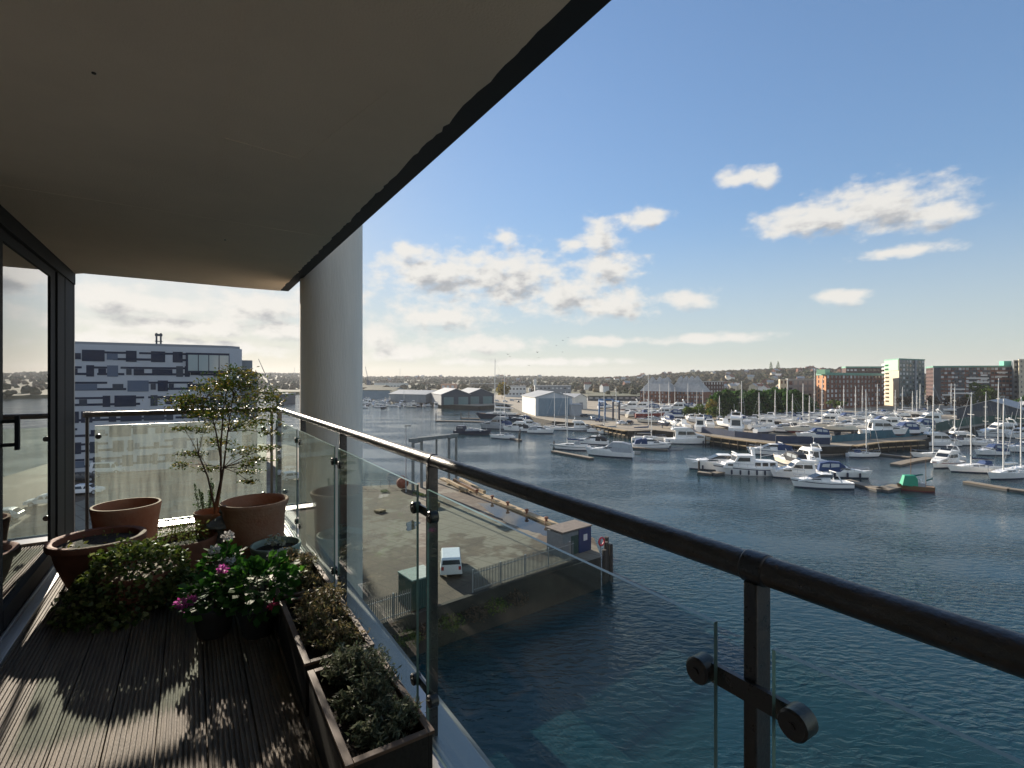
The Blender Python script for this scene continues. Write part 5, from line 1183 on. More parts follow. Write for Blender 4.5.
def motor(L, style='sport', hm=None, stripe=None, boot=None, bottom=None, deckm=None, canopy=None, fenders=0, upper=None, name='motor_cruiser', hard=False, rail=True):
    hm = hm or WHITE; up = upper or WHITE
    e = empty(name); B = L*.31; fb = L*.085 + .25; s = L/11
    hb = hull(L, B, fb, .88, .14, .55*s, .55, fine=2.4)
    hb.build('hull', [hm, stripe or hm, boot or NAVY, bottom or BOOT, deckm or WHITE], e, smooth=True, ang=30)
    dk = fb*1.02; H1 = 1.15*s + .3
    if style == 'sport':
        wf = lambda x, z: B*.40*(1 - .25*max(0, z-dk)/H1)*(1 - .5*max(0, (x-.02*L)/(.45*L))**1.5)
        # foredeck trunk
        mb = MB(); cabin(mb, [(-.12*L, dk-.1), (-.12*L, dk+.55*H1), (.06*L, dk+.55*H1), (.30*L, dk+.33*H1), (.40*L, dk+.05)], wf)
        cabin(mb, [(-.17*L, dk+.9*H1), (-.16*L, dk+.99*H1), (-.02*L, dk+1.0*H1), (.03*L, dk+.93*H1)], wf); mb.build('cabin', up, e, bevel=.04*s)
        mb = MB(); wg = lambda x, z: wf(x, z)*.97; cabin(mb, [(-.16*L, dk+.5*H1), (-.165*L, dk+.91*H1), (.02*L, dk+.93*H1), (.17*L, dk+.46*H1)], wg); mb.build('windscreen', DARKG, e)
        mb = MB(); sidewin(mb, [((.04*L, dk+.30*H1), (.20*L, dk+.27*H1), (.17*L, dk+.40*H1), (.04*L, dk+.46*H1))], wf); mb.build('side_window', DARKG, e)
        mb = MB()
        for sg in (-1, 1): mb.beam((-.30*L, sg*B*.40, dk), (-.22*L, sg*B*.34, dk+1.25*H1), .1*s, .22*s)
        mb.beam((-.22*L, -B*.34, dk+1.25*H1), (-.22*L, B*.34, dk+1.25*H1), .3*s, .1*s); mb.build('radar_arch', up, e)
    elif style == 'fly':
        H2 = 1.9*s + .15
        wf = lambda x, z: B*.42*(1 - .12*max(0, z-dk)/H2)*(1 - .55*max(0, (x-.05*L)/(.42*L))**1.5)
        mb = MB(); cabin(mb, [(-.30*L, dk-.1), (-.28*L, dk+.95*H2), (.06*L, dk+H2), (.15*L, dk+.55*H2), (.34*L, dk+.35*H2), (.42*L, dk)], wf); mb.build('cabin', up, e, bevel=.04*s)
        mb = MB(); sidewin(mb, [((-.24*L, dk+.48*H2), (-.08*L, dk+.48*H2), (-.08*L, dk+.86*H2), (-.23*L, dk+.86*H2)), ((-.06*L, dk+.48*H2), (.12*L, dk+.52*H2), (.07*L, dk+.86*H2), (-.06*L, dk+.86*H2)), ((.14*L, dk+.18*H2), (.29*L, dk+.18*H2), (.27*L, dk+.3*H2), (.14*L, dk+.32*H2))], wf); mb.build('side_window', DARKG, e)
        mb = MB(); endwin(mb, (.15*L, dk+.55*H2), (.06*L, dk+H2), wf, .03); mb.build('windscreen', DARKG, e)
        mb = MB(); endwin(mb, (-.30*L, dk-.1), (-.28*L, dk+.95*H2), wf, -.03, .2, .85, .7); mb.build('saloon_door', DARKG, e)
        mb = MB(); wu = lambda x, z: B*.37*(1 - .4*max(0, (x+.05*L)/(.3*L))**2)
        cabin(mb, [(-.36*L, dk+H2-.05), (-.36*L, dk+H2+.12), (-.30*L, dk+H2+.55*s), (-.02*L, dk+H2+.6*s), (.07*L, dk+H2+.05)], wu); mb.build('flybridge', up, e, bevel=.04*s)
        mb = MB(); mb.add([(-.01*L, -wu(0, 0)*.8, dk+H2+.6*s), (-.01*L, wu(0, 0)*.8, dk+H2+.6*s), (-.05*L, wu(0, 0)*.8, dk+H2+1.0*s), (-.05*L, -wu(0, 0)*.8, dk+H2+1.0*s)], [(0,1,2,3)]); mb.build('flybridge_screen', DARKG, e)
        mb = MB()
        for sg in (-1, 1): mb.beam((-.34*L, sg*B*.34, dk+H2+.4*s), (-.27*L, sg*B*.28, dk+H2+1.5*s), .1*s, .25*s)
        mb.beam((-.27*L, -B*.28, dk+H2+1.5*s), (-.27*L, B*.28, dk+H2+1.5*s), .35*s, .1*s); mb.sphere((-.27*L, 0, dk+H2+1.78*s), .25*s, 10, 6, sq=(1, 1, .8)); mb.tube([(-.27*L, .4*s, dk+H2+1.5*s), (-.3*L, .4*s, dk+H2+3.4*s)], .025, 5); mb.build('radar_arch', up, e)
    elif style == 'trawler':
        H2 = 1.55*s + .2
        wf = lambda x, z: B*.40*(1 - .08*max(0, z-dk)/H2)*(1 - .4*max(0, (x-.05*L)/(.4*L))**1.5)
        mb = MB(); cabin(mb, [(-.40*L, dk-.1), (-.39*L, dk+.62*H2), (-.02*L, dk+.66*H2), (-.02*L, dk-.1)], wf); cabin(mb, [(-.02*L+.002, dk-.1), (-.03*L, dk+1.05*H2), (.17*L, dk+1.08*H2), (.22*L, dk+.55*H2), (.34*L, dk+.42*H2), (.37*L, dk-.1)], wf); mb.build('cabin', up, e, bevel=.04*s)
        mb = MB(); sidewin(mb, [((-.36*L + i*.105*L, dk+.2*H2), (-.28*L + i*.105*L, dk+.2*H2), (-.28*L + i*.105*L, dk+.52*H2), (-.36*L + i*.105*L, dk+.52*H2)) for i in range(3)] + [((.0*L, dk+.62*H2), (.185*L, dk+.62*H2), (.15*L, dk+.98*H2), (.0*L, dk+.98*H2)), ((.24*L, dk+.2*H2), (.31*L, dk+.2*H2), (.31*L, dk+.35*H2), (.24*L, dk+.35*H2))], wf); mb.build('side_window', DARKG, e)
        mb = MB(); endwin(mb, (.22*L, dk+.55*H2), (.17*L, dk+1.08*H2), wf, .03); mb.build('windscreen', DARKG, e)
        mb = MB(); mb.box(-.07*L, .19*L, -B*.36, B*.36, dk+1.08*H2, dk+1.16*H2); mb.beam((-.10*L, 0, dk+.66*H2), (-.08*L, 0, dk+1.7*H2), .35*s, .5*s); mb.sphere((-.06*L, 0, dk+1.75*H2), .28*s, 10, 6); mb.build('wheelhouse_roof', up, e)
        mb = MB(); mb.tube([(-.2*L, 0, dk+.6*H2), (-.2*L, 0, dk+2.2*H2)], .06, 6); mb.tube([(-.2*L, 0, dk+1.0*H2), (-.38*L, 0, dk+1.2*H2)], .04, 5); mb.build('mast', ALU, e)
    elif style == 'tent':
        H2 = 1.45*s + .2
        wf = lambda x, z: B*.41*(1 - .15*max(0, z-dk)/H2)*(1 - .5*max(0, (x-.05*L)/(.42*L))**1.5)
        mb = MB(); cabin(mb, [(-.10*L, dk-.1), (-.09*L, dk+.7*H2), (.05*L, dk+.68*H2), (.13*L, dk+.42*H2), (.30*L, dk+.30*H2), (.40*L, dk)], wf); mb.build('cabin', up, e, bevel=.04*s)
        mb = MB(); sidewin(mb, [((.0, dk+.36*H2), (.11*L, dk+.36*H2), (.05*L, dk+.58*H2), (.0, dk+.6*H2)), ((-.08*L, dk+.36*H2), (-.01*L, dk+.36*H2), (-.01*L, dk+.6*H2), (-.08*L, dk+.6*H2))], wf); mb.build('side_window', DARKG, e)
        mb = MB(); endwin(mb, (.13*L, dk+.42*H2), (.05*L, dk+.68*H2), wf, .03); mb.build('windscreen', DARKG, e)
        mb = MB(); wc = lambda x, z: B*.43*(1 - .2*max(0, (z-dk)/H2))
        cabin(mb, [(-.48*L, dk-.05), (-.45*L, dk+1.05*H2), (-.28*L, dk+1.32*H2), (-.08*L, dk+1.3*H2), (.03*L, dk+.7*H2), (-.09*L, dk-.05)], wc); mb.build('canopy', canopy or GREYC, e, bevel=.12*s)
        mb = MB(); sidewin(mb, [((-.42*L, dk+.55*H2), (-.28*L, dk+.55*H2), (-.27*L, dk+1.05*H2), (-.40*L, dk+.95*H2)), ((-.25*L, dk+.55*H2), (-.10*L, dk+.7*H2), (-.10*L, dk+1.1*H2), (-.25*L, dk+1.07*H2))], wc, .03); mb.build('canopy_window', mat('clear_vinyl', (.42, .45, .46), .2), e)
    elif style == 'cuddy':
        H2 = 1.5*s + .3
        wf = lambda x, z: B*.38*(1 - .15*max(0, z-dk)/H2)
        mb = MB(); cabin(mb, [(-.12*L, dk-.1), (-.10*L, dk+.95*H2), (.12*L, dk+.95*H2), (.18*L, dk+.4*H2), (.36*L, dk+.25*H2), (.40*L, dk-.05)], lambda x, z: wf(x, z)*(1 - .45*max(0, (x-.1*L)/(.35*L)))); mb.build('cabin', up, e, bevel=.05)
        mb = MB(); sidewin(mb, [((-.08*L, dk+.5*H2), (.14*L, dk+.5*H2), (.11*L, dk+.85*H2), (-.07*L, dk+.85*H2))], wf); mb.build('side_window', DARKG, e)
        mb = MB(); endwin(mb, (.18*L, dk+.4*H2), (.12*L, dk+.95*H2), wf, .03); mb.build('windscreen', DARKG, e)
    if canopy and style in ('sport', 'fly', 'cuddy'):
        mb = MB(); wc = lambda x, z: B*.40
        cabin(mb, [(-.46*L, dk-.02), (-.42*L, dk+.75*H1), (-.30*L, dk+1.0*H1), (-.14*L, dk+1.02*H1), (-.12*L, dk-.02)], wc); mb.build('canopy', canopy, e, bevel=.1)
    if rail:
        mb = MB(); pts = []
        for i in range(9):
            u = .45 + .5*i/8; t = (u-.4)/.6; pts.append((-L/2 + L*u*.93 + .05*L*u**4*1.4, B/2*max(.02, 1-t**2.4)*.95, fb*(1+.55*u**2.2) + .55))
        mb.tube(pts, .028, 4); mb.tube([(x, -y, z) for x, y, z in pts], .028, 4)
        for x, y, z in pts[::2]: mb.tube([(x, y, z-.55), (x, y, z)], .022, 4); mb.tube([(x, -y, z-.55), (x, -y, z)], .022, 4)
        mb.build('pulpit_rail', STEEL, e)
    for i in range(fenders):
        mb = MB(); x = -.42*L + i*.72*L/max(1, fenders-1)*.95; t = max(0, (x/L+.5-.4)/.6); yy = B/2*(1-t**2.4)+.12
        for sg in (-1, 1): mb.tube([(x, sg*yy, .15), (x, sg*yy, .3), (x, sg*yy, .95), (x, sg*yy, 1.05)], [.06, .17, .17, .06], 8); 
        mb.build('fender', NAVY, e)
    return e
def sail(L, mh, hm=None, stripe=None, cover=None, hood=None, boot=None, hard=False, mast_r=.11, name='sailing_yacht', tall2=None, boom=True, furled=False, deckm=None, bottom=None):
    hm = hm or WHITE; e = empty(name); B = L*.30; fb = L*.075+.25; s = L/10
    hb = hull(L, B, fb, .62, .16, .55*s, .30, keel=(-.08*L, .12*L, 1.7*s) if hard else None, fine=2.0)
    hb.build('hull', [hm, stripe or hm, boot or NAVY, bottom or BOOT, deckm or CREAM], e, smooth=True, ang=30)
    dk = fb*1.02; wf = lambda x, z: B*.30*(1 - .2*(z-dk)/(.5*s))*(1 - .55*max(0, x/(.36*L))**2)
    mb = MB(); cabin(mb, [(-.16*L, dk-.1), (-.15*L, dk+.50*s), (.10*L, dk+.45*s), (.26*L, dk+.22*s), (.31*L, dk-.05)], wf)
    mb.box(-.42*L, -.165*L, -B*.36, -B*.30, dk-.1, dk+.3*s); mb.box(-.42*L, -.165*L, B*.30, B*.36, dk-.1, dk+.3*s); mb.build('coachroof', hm if hm in (WHITE, CREAM) else WHITE, e, bevel=.03)
    mb = MB(); sidewin(mb, [((-.11*L, dk+.18*s), (-.02*L, dk+.18*s), (-.02*L, dk+.36*s), (-.10*L, dk+.36*s)), ((.0, dk+.18*s), (.10*L, dk+.17*s), (.09*L, dk+.33*s), (.0, dk+.35*s))], wf); mb.build('side_window', DARKG, e)
    mx = .07*L; ms = []
    def mast(x, h, nm):
        mb = MB(); r = mast_r*(1.0 if h > 9 else .8)
        mb.tube([(x, 0, dk), (x, 0, dk + h*.6), (x-.02*h*.3, 0, dk+h)], [r*1.1, r, r*.7], 8); m_ = mb.build(nm, ALU, e, smooth=True)
        mb = MB()
        for f, w in ((.42, .42), (.70, .30)): mb.beam((x, -B*w*.75, dk+h*f), (x, B*w*.75, dk+h*f), .07, .05)
        mb.build('spreader', ALU, m_)
    mast(mx, mh, 'mast')
    if tall2: mast(tall2[0]*L, tall2[1], 'mizzen_mast')
    mb = MB(); r = .016
    bow = (L*.5*.98, 0, fb*1.3)
    for a, b in (((-.46*L, 0, dk), (mx, 0, dk+mh)), ((mx-.02*L, B*.46, dk), (mx, B*.3, dk+mh*.42)), ((mx, B*.3, dk+mh*.42), (mx, 0, dk+mh*.97)), ((mx-.02*L, -B*.46, dk), (mx, -B*.3, dk+mh*.42)), ((mx, -B*.3, dk+mh*.42), (mx, 0, dk+mh*.97))): mb.tube([a, b], r, 4, caps=False)
    mb.build('rigging', STEEL, e)
    if furled: mb = MB(); mb.tube([bow, ((bow[0]+mx)/2, 0, dk+mh*.5), (mx+.02*L, 0, dk+mh*.96)], [.03, .04, .02], 6); mb.build('furled_sail', GREYC, e, smooth=True)
    if boom:
        mb = MB(); mb.tube([(mx, 0, dk+1.25*s), (-.34*L, 0, dk+1.2*s)], .06, 6); bm = mb.build('boom', ALU, e)
        mb = MB(); mb.tube([(mx+.1, 0, dk+2.1*s), (mx-.02*L, 0, dk+1.5*s), (-.15*L, 0, dk+1.42*s), (-.33*L, 0, dk+1.3*s)], [.08, .2*s, .17*s, .09*s], 8); mb.build('sail_cover', cover or BLUEC, bm, smooth=True)
    if hood:
        mb = MB(); wc = lambda x, z: B*.31*(1-.2*(z-dk)/(1.2*s)); cabin(mb, [(-.25*L, dk+.2*s), (-.235*L, dk+1.15*s), (-.15*L, dk+1.1*s), (-.09*L, dk+.45*s)], wc); mb.build('spray_hood', hood, e, bevel=.08)
    mb = MB()
    pts = [(.48*L, 0, fb*1.3+.6), (.40*L, B*.16, fb*1.25+.6), (.2*L, B*.40, fb*1.15+.6), (-.1*L, B*.48, fb+.6), (-.46*L, B*.34, fb+.6)]
    mb.tube(pts, .02, 4); mb.tube([(x, -y, z) for x, y, z in pts], .02, 4)
    for x, y, z in pts: mb.tube([(x, y, z-.6), (x, y, z)], .018, 4); mb.tube([(x, -y, z-.6), (x, -y, z)], .018, 4)
    mb.build('guard_rail', STEEL, e)
    return e
def place(e, px, py, rz, label, cat=None, group=None, z=0.0, lift=0.0, pitch=0):
    p = at(px, py, z); e.location = (p.x, p.y, z + lift); e.rotation_euler = (0, pitch, R(rz))
    e.scale = tuple(s_*(1.13 if group == 'boats afloat in the marina' and e.name.startswith(('motor', 'sailing')) and p.y < 200 else 1.12 if z > 0 and 'motor' in e.name else 1.0) for s_ in e.scale); tag(e, label, cat or ('sailing boat' if 'sail' in e.name else 'motor boat'), group); return e
def mh_for(py_base, py_top, z=0.0, extra=1.0): 
    Y = F*(CAMZ-z)/(py_base-HZ); return zat(py_top, Y) - z - extra
M1 = 'boats afloat in the marina'
# right hand berths -------------------------------------------------------
place(motor(13.0, 'sport', canopy=None, fenders=2), 719, 469.5, 172, 'white sports cruiser with long dark wraparound windows at the outer left berth', group=M1)
place(motor(12.6, 'trawler', stripe=NAVY, boot=WHITE, fenders=7), 747, 474, 176, 'white wheelhouse cruiser with navy stripe and a row of navy fenders', group=M1)
place(motor(10.5, 'sport', stripe=BLUEC, canopy=BLUEC), 770, 454.5, 172, 'white cruiser with blue cockpit cover moored behind the navy striped wheelhouse cruiser', group=M1)
place(motor(9.0, 'tent', hm=CREAM, canopy=BLACKC), 788, 464, 100, 'cream cruiser with black canopy tucked behind the white cruisers', group=M1)
place(motor(9.6, 'fly', stripe=NAVY), 806, 462, 96, 'white flybridge cruiser seen end on beside the black canopied one', group=M1)
place(motor(9.2, 'fly', hm=WHITE, rail=True), 797, 478, 172, 'white cabin cruiser just behind the navy striped speedboat', group=M1)
place(motor(9.4, 'sport', stripe=NAVY, upper=WHITE), 820, 487.5, 176, 'low white speedboat with navy hull stripe nearest the pontoon', group=M1)
place(motor(8.6, 'tent', canopy=BLUEC, fenders=4), 844, 477, -24, 'white cruiser with blue canopy and dark fenders at the pontoon end', group=M1)
def ketch():
    e = empty('wooden_ketch'); L = 8.8; e.scale = (.62, .66, .9); hb = hull(L, 2.9, .95, .7, .1, .5, .35); hb.build('hull', [BROWNW, BROWNW, REDB, BOOT, TEAK], e, smooth=True, ang=30)
    mb = MB(); cabin(mb, [(-.4, .8), (-.4, 2.4), (.2, 3.1), (2.8, 3.0), (3.5, 1.0)], lambda x, z: 1.25*(1 - .25*max(0, (z-1)/1.7))); mb.build('boom_tent', GREENC, e, bevel=.15)
    for x, h in ((1.0, 9.0), (-2.6, 6.5)):
        mb = MB(); mb.tube([(x, 0, .9), (x, 0, h)], [.075, .045], 7); m_ = mb.build('mast', BROWNW, e)
    mb = MB(); mb.tube([(-2.6, 0, 2.1), (-4.2, 0, 2.6)], .15, 7); mb.tube([(.9, 0, 2.9), (-1.9, 0, 3.3)], [.2, .12], 7); mb.build('sail_cover', TEALC, e)
    mb = MB(); cabin(mb, [(-2.2, .9), (-2.15, 1.6), (-.4, 1.6), (-.3, .9)], lambda x, z: .85); mb.build('coachroof', GREYC, e, bevel=.05); mb = MB(); mb.cbox((-1.2, .3, 2.0), (.45, .45, .8)); mb.build('vent_box', WHITE, e)
    return e
place(ketch(), 915, 490.5, 160, 'brown wooden ketch with bright green boom tent at the pontoon end', 'sailing boat', M1)
place(sail(7.4, mh_for(456, 390)/1.13, furled=True, cover=NAVY, hood=BLUEC), 864, 457, -4, 'small white sloop alone against the timber quay wall', group=M1)
place(motor(10.5, 'fly', rail=True), 942, 446, -12, 'white flybridge cruiser moored left of another before the teal fence', group=M1)
place(motor(10.5, 'fly', canopy=NAVY), 967, 445, -14, 'white flybridge cruiser with navy cockpit cover behind the tall masted sloop', group=M1)
place(motor(9.6, 'fly', stripe=REDB), 945, 467, 205, 'white motor cruiser pointing left beside the sand coloured pontoon', group=M1)
place(sail(9.5, mh_for(459, 385)/1.13, cover=GREYC), 937, 459, 150, 'white sloop half hidden behind the cruiser beside the sand coloured pontoon', group=M1)
place(sail(10.5, mh_for(472, 393)/1.13, furled=True, hood=BLUEC, cover=NAVY), 975, 472, 178, 'white sloop with dark blue spray hood and tall mast', group=M1)
place(sail(10.8, mh_for(479, 400)/1.13, cover=WHITE, hood=None), 1006, 478, 200, 'white sloop with a white cabin cover near the right edge', group=M1)
place(sail(10.0, mh_for(477, 398)/1.13, furled=True, cover=GREYC), 1024, 474, 190, 'sailing boat cut off by the right edge behind the white sloops', group=M1)
place(motor(8.0, 'tent', canopy=BLUEC), 990, 455, 185, 'small white cruiser with a blue cover between the tall masts', group=M1)
place(sail(8.6, mh_for(452, 378)/1.13, cover=BLUEC), 1001, 451, 170, 'white sloop with blue cover just right of the small blue covered cruiser', group=M1)
place(motor(13, 'fly', stripe=NAVY), 998, 437, 178, 'large white flybridge yacht along the far right bank', group=M1)
place(motor(10, 'sport'), 1024, 452, 178, 'white motor boat cut off by the right edge', group=M1)
place(sail(9.0, mh_for(445, 384)/1.13, cover=NAVY), 957, 444, 176, 'white sloop in the second row with its mast left of the tall masted sloop', group=M1)
place(sail(8.6, mh_for(447, 392)/1.13, cover=GREYC, hood=GREYC), 988, 446, 178, 'white sloop with grey hood behind the small blue covered cruiser', group=M1)
place(motor(9, 'fly'), 1020, 438, 178, 'white flybridge cruiser at the far right edge behind the masts', group=M1)
# centre berths -----------------------------------------------------------
place(sail(10.5, mh_for(450, 397)/1.13, cover=BLUEC, stripe=NAVY, hood=GREYC), 570, 449.5, 165, 'white sloop with blue sail cover at the left of the central pontoon', group=M1)
place(motor(11.2, 'tent', canopy=GREYC, stripe=WHITE), 609, 456, 158, 'white cruiser with tall grey canvas tent over its stern', group=M1)
place(motor(9.0, 'sport', canopy=BLACKC), 592, 444, 160, 'white open motor boat with black cover behind the central pontoon', group=M1)
place(sail(11.5, mh_for(436, 375)/1.13, cover=BLUEC, stripe=BLUEC), 646, 436, -6, 'white sloop with blue trim and the tallest mast left of the motor yacht', group=M1)
place(sail(9.8, mh_for(441, 400)/1.13, cover=NAVY), 649, 441, -8, 'white yacht lying between two blue trimmed ones', group=M1)
place(motor(9.8, 'sport', stripe=BLUEC, canopy=BLUEC), 652, 448, -12, 'white boat with blue cockpit cover pointing at the dinghy', group=M1)
def dinghy():
    e = empty('dinghy'); hb = hull(3.6, 1.6, .55, .8, .08, .2, .3); hb.build('hull', [GREYC, GREYC, GREYC, BOOT, BLACKC], e, smooth=True); mb = MB(); mb.box(-.4, 0, -.6, .6, .4, .48); mb.box(.7, .95, -.5, .5, .45, .52); mb.build('thwart', TEAK, e); mb = MB(); mb.cbox((-1.95, 0, .6), (.35, .35, .7)); mb.build('outboard', BLACKC, e); return e
place(dinghy(), 634, 453.5, -15, 'small grey dinghy floating beside the grey tented cruiser', 'dinghy', M1)
place(dinghy(), 677, 449.5, -10, 'small dark dinghy tied under the white motor yacht', 'dinghy', M1)
place(motor(13.2, 'fly', fenders=2), 689, 443.5, -10, 'long white motor yacht with radar arch lying before the blue fence', group=M1)
place(sail(10.0, mh_for(431, 388)/1.13, cover=NAVY), 602, 432.5, -10, 'left of two sloops berthed at the brown quay wall', group=M1)
place(sail(10.0, mh_for(432, 387)/1.13, cover=GREYC), 614, 434, -10, 'right of two sloops berthed at the brown quay wall', group=M1)
place(motor(9.5, 'fly', stripe=BLUEC), 582, 430.5, -10, 'white flybridge boat with blue line below the shed', group=M1)
place(sail(9.0, mh_for(430, 391), cover=CREAM), 564, 430, -10, 'white sloop with pale cover beside the blue lined flybridge boat', group=M1)
place(sail(9.0, mh_for(431, 393), cover=BLACKC), 553, 429, -12, 'sloop with black cover left of the pale covered sloop', group=M1)
place(motor(9, 'sport', canopy=GREYC), 541, 433, -15, 'white cruiser with grey cover left of the shed front', group=M1)
place(motor(8.5, 'fly'), 531, 427, -12, 'small white cruiser tucked under the brown ramp', group=M1)
# left centre ---------------------------------------------------------------
def barge():
    e = empty('steel_barge'); L = 14.5; hb = hull(L, 3.8, 1.2, .85, .06, .5, .5); hb.build('hull', [NAVY, NAVY, BOOT, BOOT, GREYC], e, smooth=True, ang=30)
    mb = MB(); cabin(mb, [(-6.2, 1.1), (-6.0, 3.0), (-3.2, 3.0), (-3.0, 1.1)], lambda x, z: 1.5); mb.build('wheelhouse', NAVY, e, bevel=.05); mb = MB(); sidewin(mb, [((-5.6, 2.1), (-4.7, 2.1), (-4.7, 2.7), (-5.6, 2.7)), ((-4.5, 2.1), (-3.5, 2.1), (-3.5, 2.7), (-4.5, 2.7))], lambda x, z: 1.5); mb.build('side_window', winlit, e)
    mb = MB(); mb.box(-2.6, 3.6, -1.3, 1.3, 1.1, 1.65); mb.box(-1.5, -.3, -.9, .9, 1.66, 2.2); mb.box(.6, 2.2, -.7, .6, 1.66, 1.95); mb.build('hatch_cover', GREYC, e, bevel=.05)
    mb = MB(); mb.tube([(-3.6, 0, 3), (-3.6, 0, 4.6)], .06, 6); mb.tube([(5.2, 0, 1.4), (5.2, 0, 3.2)], .05, 6); mb.build('mast', GREYC, e); return e
place(barge(), 473, 434, -16, 'dark navy steel barge with wheelhouse at its left end', 'barge', M1)
place(motor(14.5, 'fly', hm=GREYC, upper=GREYC, canopy=BLUEC), 496, 428.5, 165, 'grey motor yacht with blue covers behind the white sloop and barge', group=M1)
place(sail(8.2, mh_for(440, 410), cover=NAVY, hood=GREYC), 502, 438.5, 160, 'small white sloop right of the dark barge', group=M1)
place(motor(9.5, 'fly', canopy=BLACKC), 516, 431, 165, 'white cruiser with black cockpit cover near the pile', group=M1)
place(sail(24, mh_for(419, 361), hm=NAVY, cover=WHITE, tall2=(-.14, mh_for(419, 376)), mast_r=.17, deckm=TEAK), 498, 418, 170, 'big navy hulled sailing yacht with two very tall masts', group=M1)
place(motor(11, 'sport', hm=NAVY, canopy=BLUEC), 520, 421, 170, 'navy hulled motor boat behind the big two masted yacht', group=M1)
place(motor(13, 'sport'), 461, 406.5, 176, 'low white motor yacht lying in front of the twin navy sheds', group=M1)
place(motor(10.5, 'fly'), 436, 407, 100, 'white flybridge cruiser at the end of the far mooring row', group=M1)
# far left moorings ----------------------------------------------------------
rg = random.Random(14); kinds = [('fly', WHITE, None), ('sport', WHITE, BLUEC), ('cuddy', NAVY, None), ('tent', WHITE, GREYC), ('cuddy', WHITE, None), ('sport', CREAM, BLACKC)]
protos = {}
FM = 'small boats at the far moorings left of the sheds'
names = {0: 'white flybridge cruiser', 1: 'white speedboat with blue cover', 2: 'dark hulled wheelhouse boat', 3: 'white cruiser with grey canopy', 4: 'small white cuddy boat', 5: 'cream boat with black cover'}
seq = [(364.5, 408, 4), (367, 406, 2), (373.5, 406, 0), (379, 407.5, 1), (383, 408.5, 2), (388, 406, 4), (394, 406.5, 3), (399.5, 407.5, 1), (405, 406.5, 4), (411, 407.3, 5), (418, 407, 2), (424, 406.8, 1), (429, 406, 4),
       (365, 402, 0), (371, 401.5, 1), (377, 402.2, 3), (384, 402.5, 0), (391, 403, 5), (369, 398.5, 4), (376, 399, 0), (382, 399.5, 1), (398, 404, 4)]
for i, (px, py, k) in enumerate(seq):
    if k not in protos: protos[k] = motor([9, 7.5, 8.5, 8.5, 6.5, 8][k], kinds[k][0], hm=kinds[k][1], canopy=kinds[k][2], rail=False); b_ = protos[k]
    else: b_ = copy_tree(protos[k])
    row = 'front' if i < 13 else 'back'; idx = i if i < 13 else i-13
    place(b_, px, py, rg.uniform(250, 290) if i % 3 else rg.uniform(160, 200), f'{names[k]}, {tl[idx]} along the {row} row of far moorings', 'motor boat', FM)
for i, (px, py, k) in enumerate(((366, 404, 0), (373, 404.2, 1), (380, 405, 3), (387.5, 404.6, 0), (395, 404.2, 5), (402, 405, 0), (413, 405.2, 0), (420, 404.8, 3), (426, 404.6, 0), (388, 400.8, 0), (405, 403.2, 3))):
    b_ = copy_tree(protos[k]); b_.scale = (1.25, 1.25, 1.25)
    place(b_, px, py, rg.uniform(250, 290) if i % 2 else rg.uniform(150, 200), f'{names[k]}, {tl[i]} along the middle row of far moorings', 'motor boat', FM)
# more small masts there
for i, (px, py, t) in enumerate(((408, 404, 386), (427, 404, 384), (404, 405, 388))):
    place(sail(8, mh_for(py, t), mast_r=.12), px, py, 100, ['left', 'right', 'shortest'][i] + ' of three slim masted yachts moored before the blue grey shed' if i != 2 else 'shortest masted of three yachts moored before the blue grey shed', group=FM)

# boats ashore in the yard -----------------------------------------------------
YD = 'boats laid up ashore in the boatyard'
yard_m = [motor(10.5, 'fly', hard=True, bottom=REDB), motor(9.5, 'sport', hard=True, bottom=BOOT, stripe=NAVY), motor(8.5, 'cuddy'), motor(9.5, 'tent', canopy=BLUEC), motor(9, 'sport', canopy=GREYC, hm=CREAM)]
yard_s = {}
usedy = set()
YN = ['white flybridge cruiser', 'white sports cruiser', 'small white cuddy boat', 'white cruiser with blue tent', 'cream cruiser with grey cover']
def ym(k, px, py, rz, label, sc=1.0):
    b_ = yard_m[k] if k not in usedy else copy_tree(yard_m[k]); usedy.add(k)
    b_.scale = (sc, sc, sc); place(b_, px, py, rz, label, 'motor boat', YD, z=LZ, lift=.75*sc)
    p = at(px, py, LZ)
    return b_
def ys(px, py, rz, top, label, hm=None, L=9.5, cover=None, bottom=None, tilt=0):
    Y = F*(CAMZ-LZ)/(py-HZ); mh = zat(top, Y) - LZ - 2.6 if top else 2.5
    b_ = sail(L, max(3, mh), hm=hm, cover=cover or random.choice([BLUEC, GREYC, NAVY, CREAM]), hard=True, boom=bool(top), furled=False, bottom=bottom, mast_r=.14, hood=random.choice([None, BLUEC, GREYC]))
    place(b_, px, py, rz, label, 'sailing boat', YD, z=LZ, lift=1.7*L/10)
    return b_
random.seed(5)
ym(0, 700, 431, 70, 'white cruiser standing stern on between the two bushes and the blue fence', 1.0)
ym(0, 737, 434, 62, 'big white cruiser standing ashore right behind the blue fence', 1.25)
ym(1, 676, 427, 100, 'white sports cruiser ashore left of the stern on cruiser', .9)
ym(1, 709, 428, 75, 'white sports cruiser ashore just right of the stern on cruiser', .95)
ym(2, 683, 428, 95, 'small cuddy boat ashore beside the white sports cruiser', .9)
ys(662, 428, 100, 400, 'dark hulled sloop ashore at the left end of the blue fence', hm=NAVY, L=8)
ys(719.5, 424, 70, 395, 'dark hulled sloop ashore before the evergreens with a lone mast', hm=NAVY, L=8.5)
ys(731, 422, 40, None, 'blue covered hull ashore without mast beneath the evergreens', L=8, cover=BLUEC)
ys(742, 425, 80, 381, 'white sloop ashore with pink tipped tall mast before the evergreens', L=9.5)
ys(758, 432, 30, 392, 'white sloop ashore right of the big white cruiser', L=9)
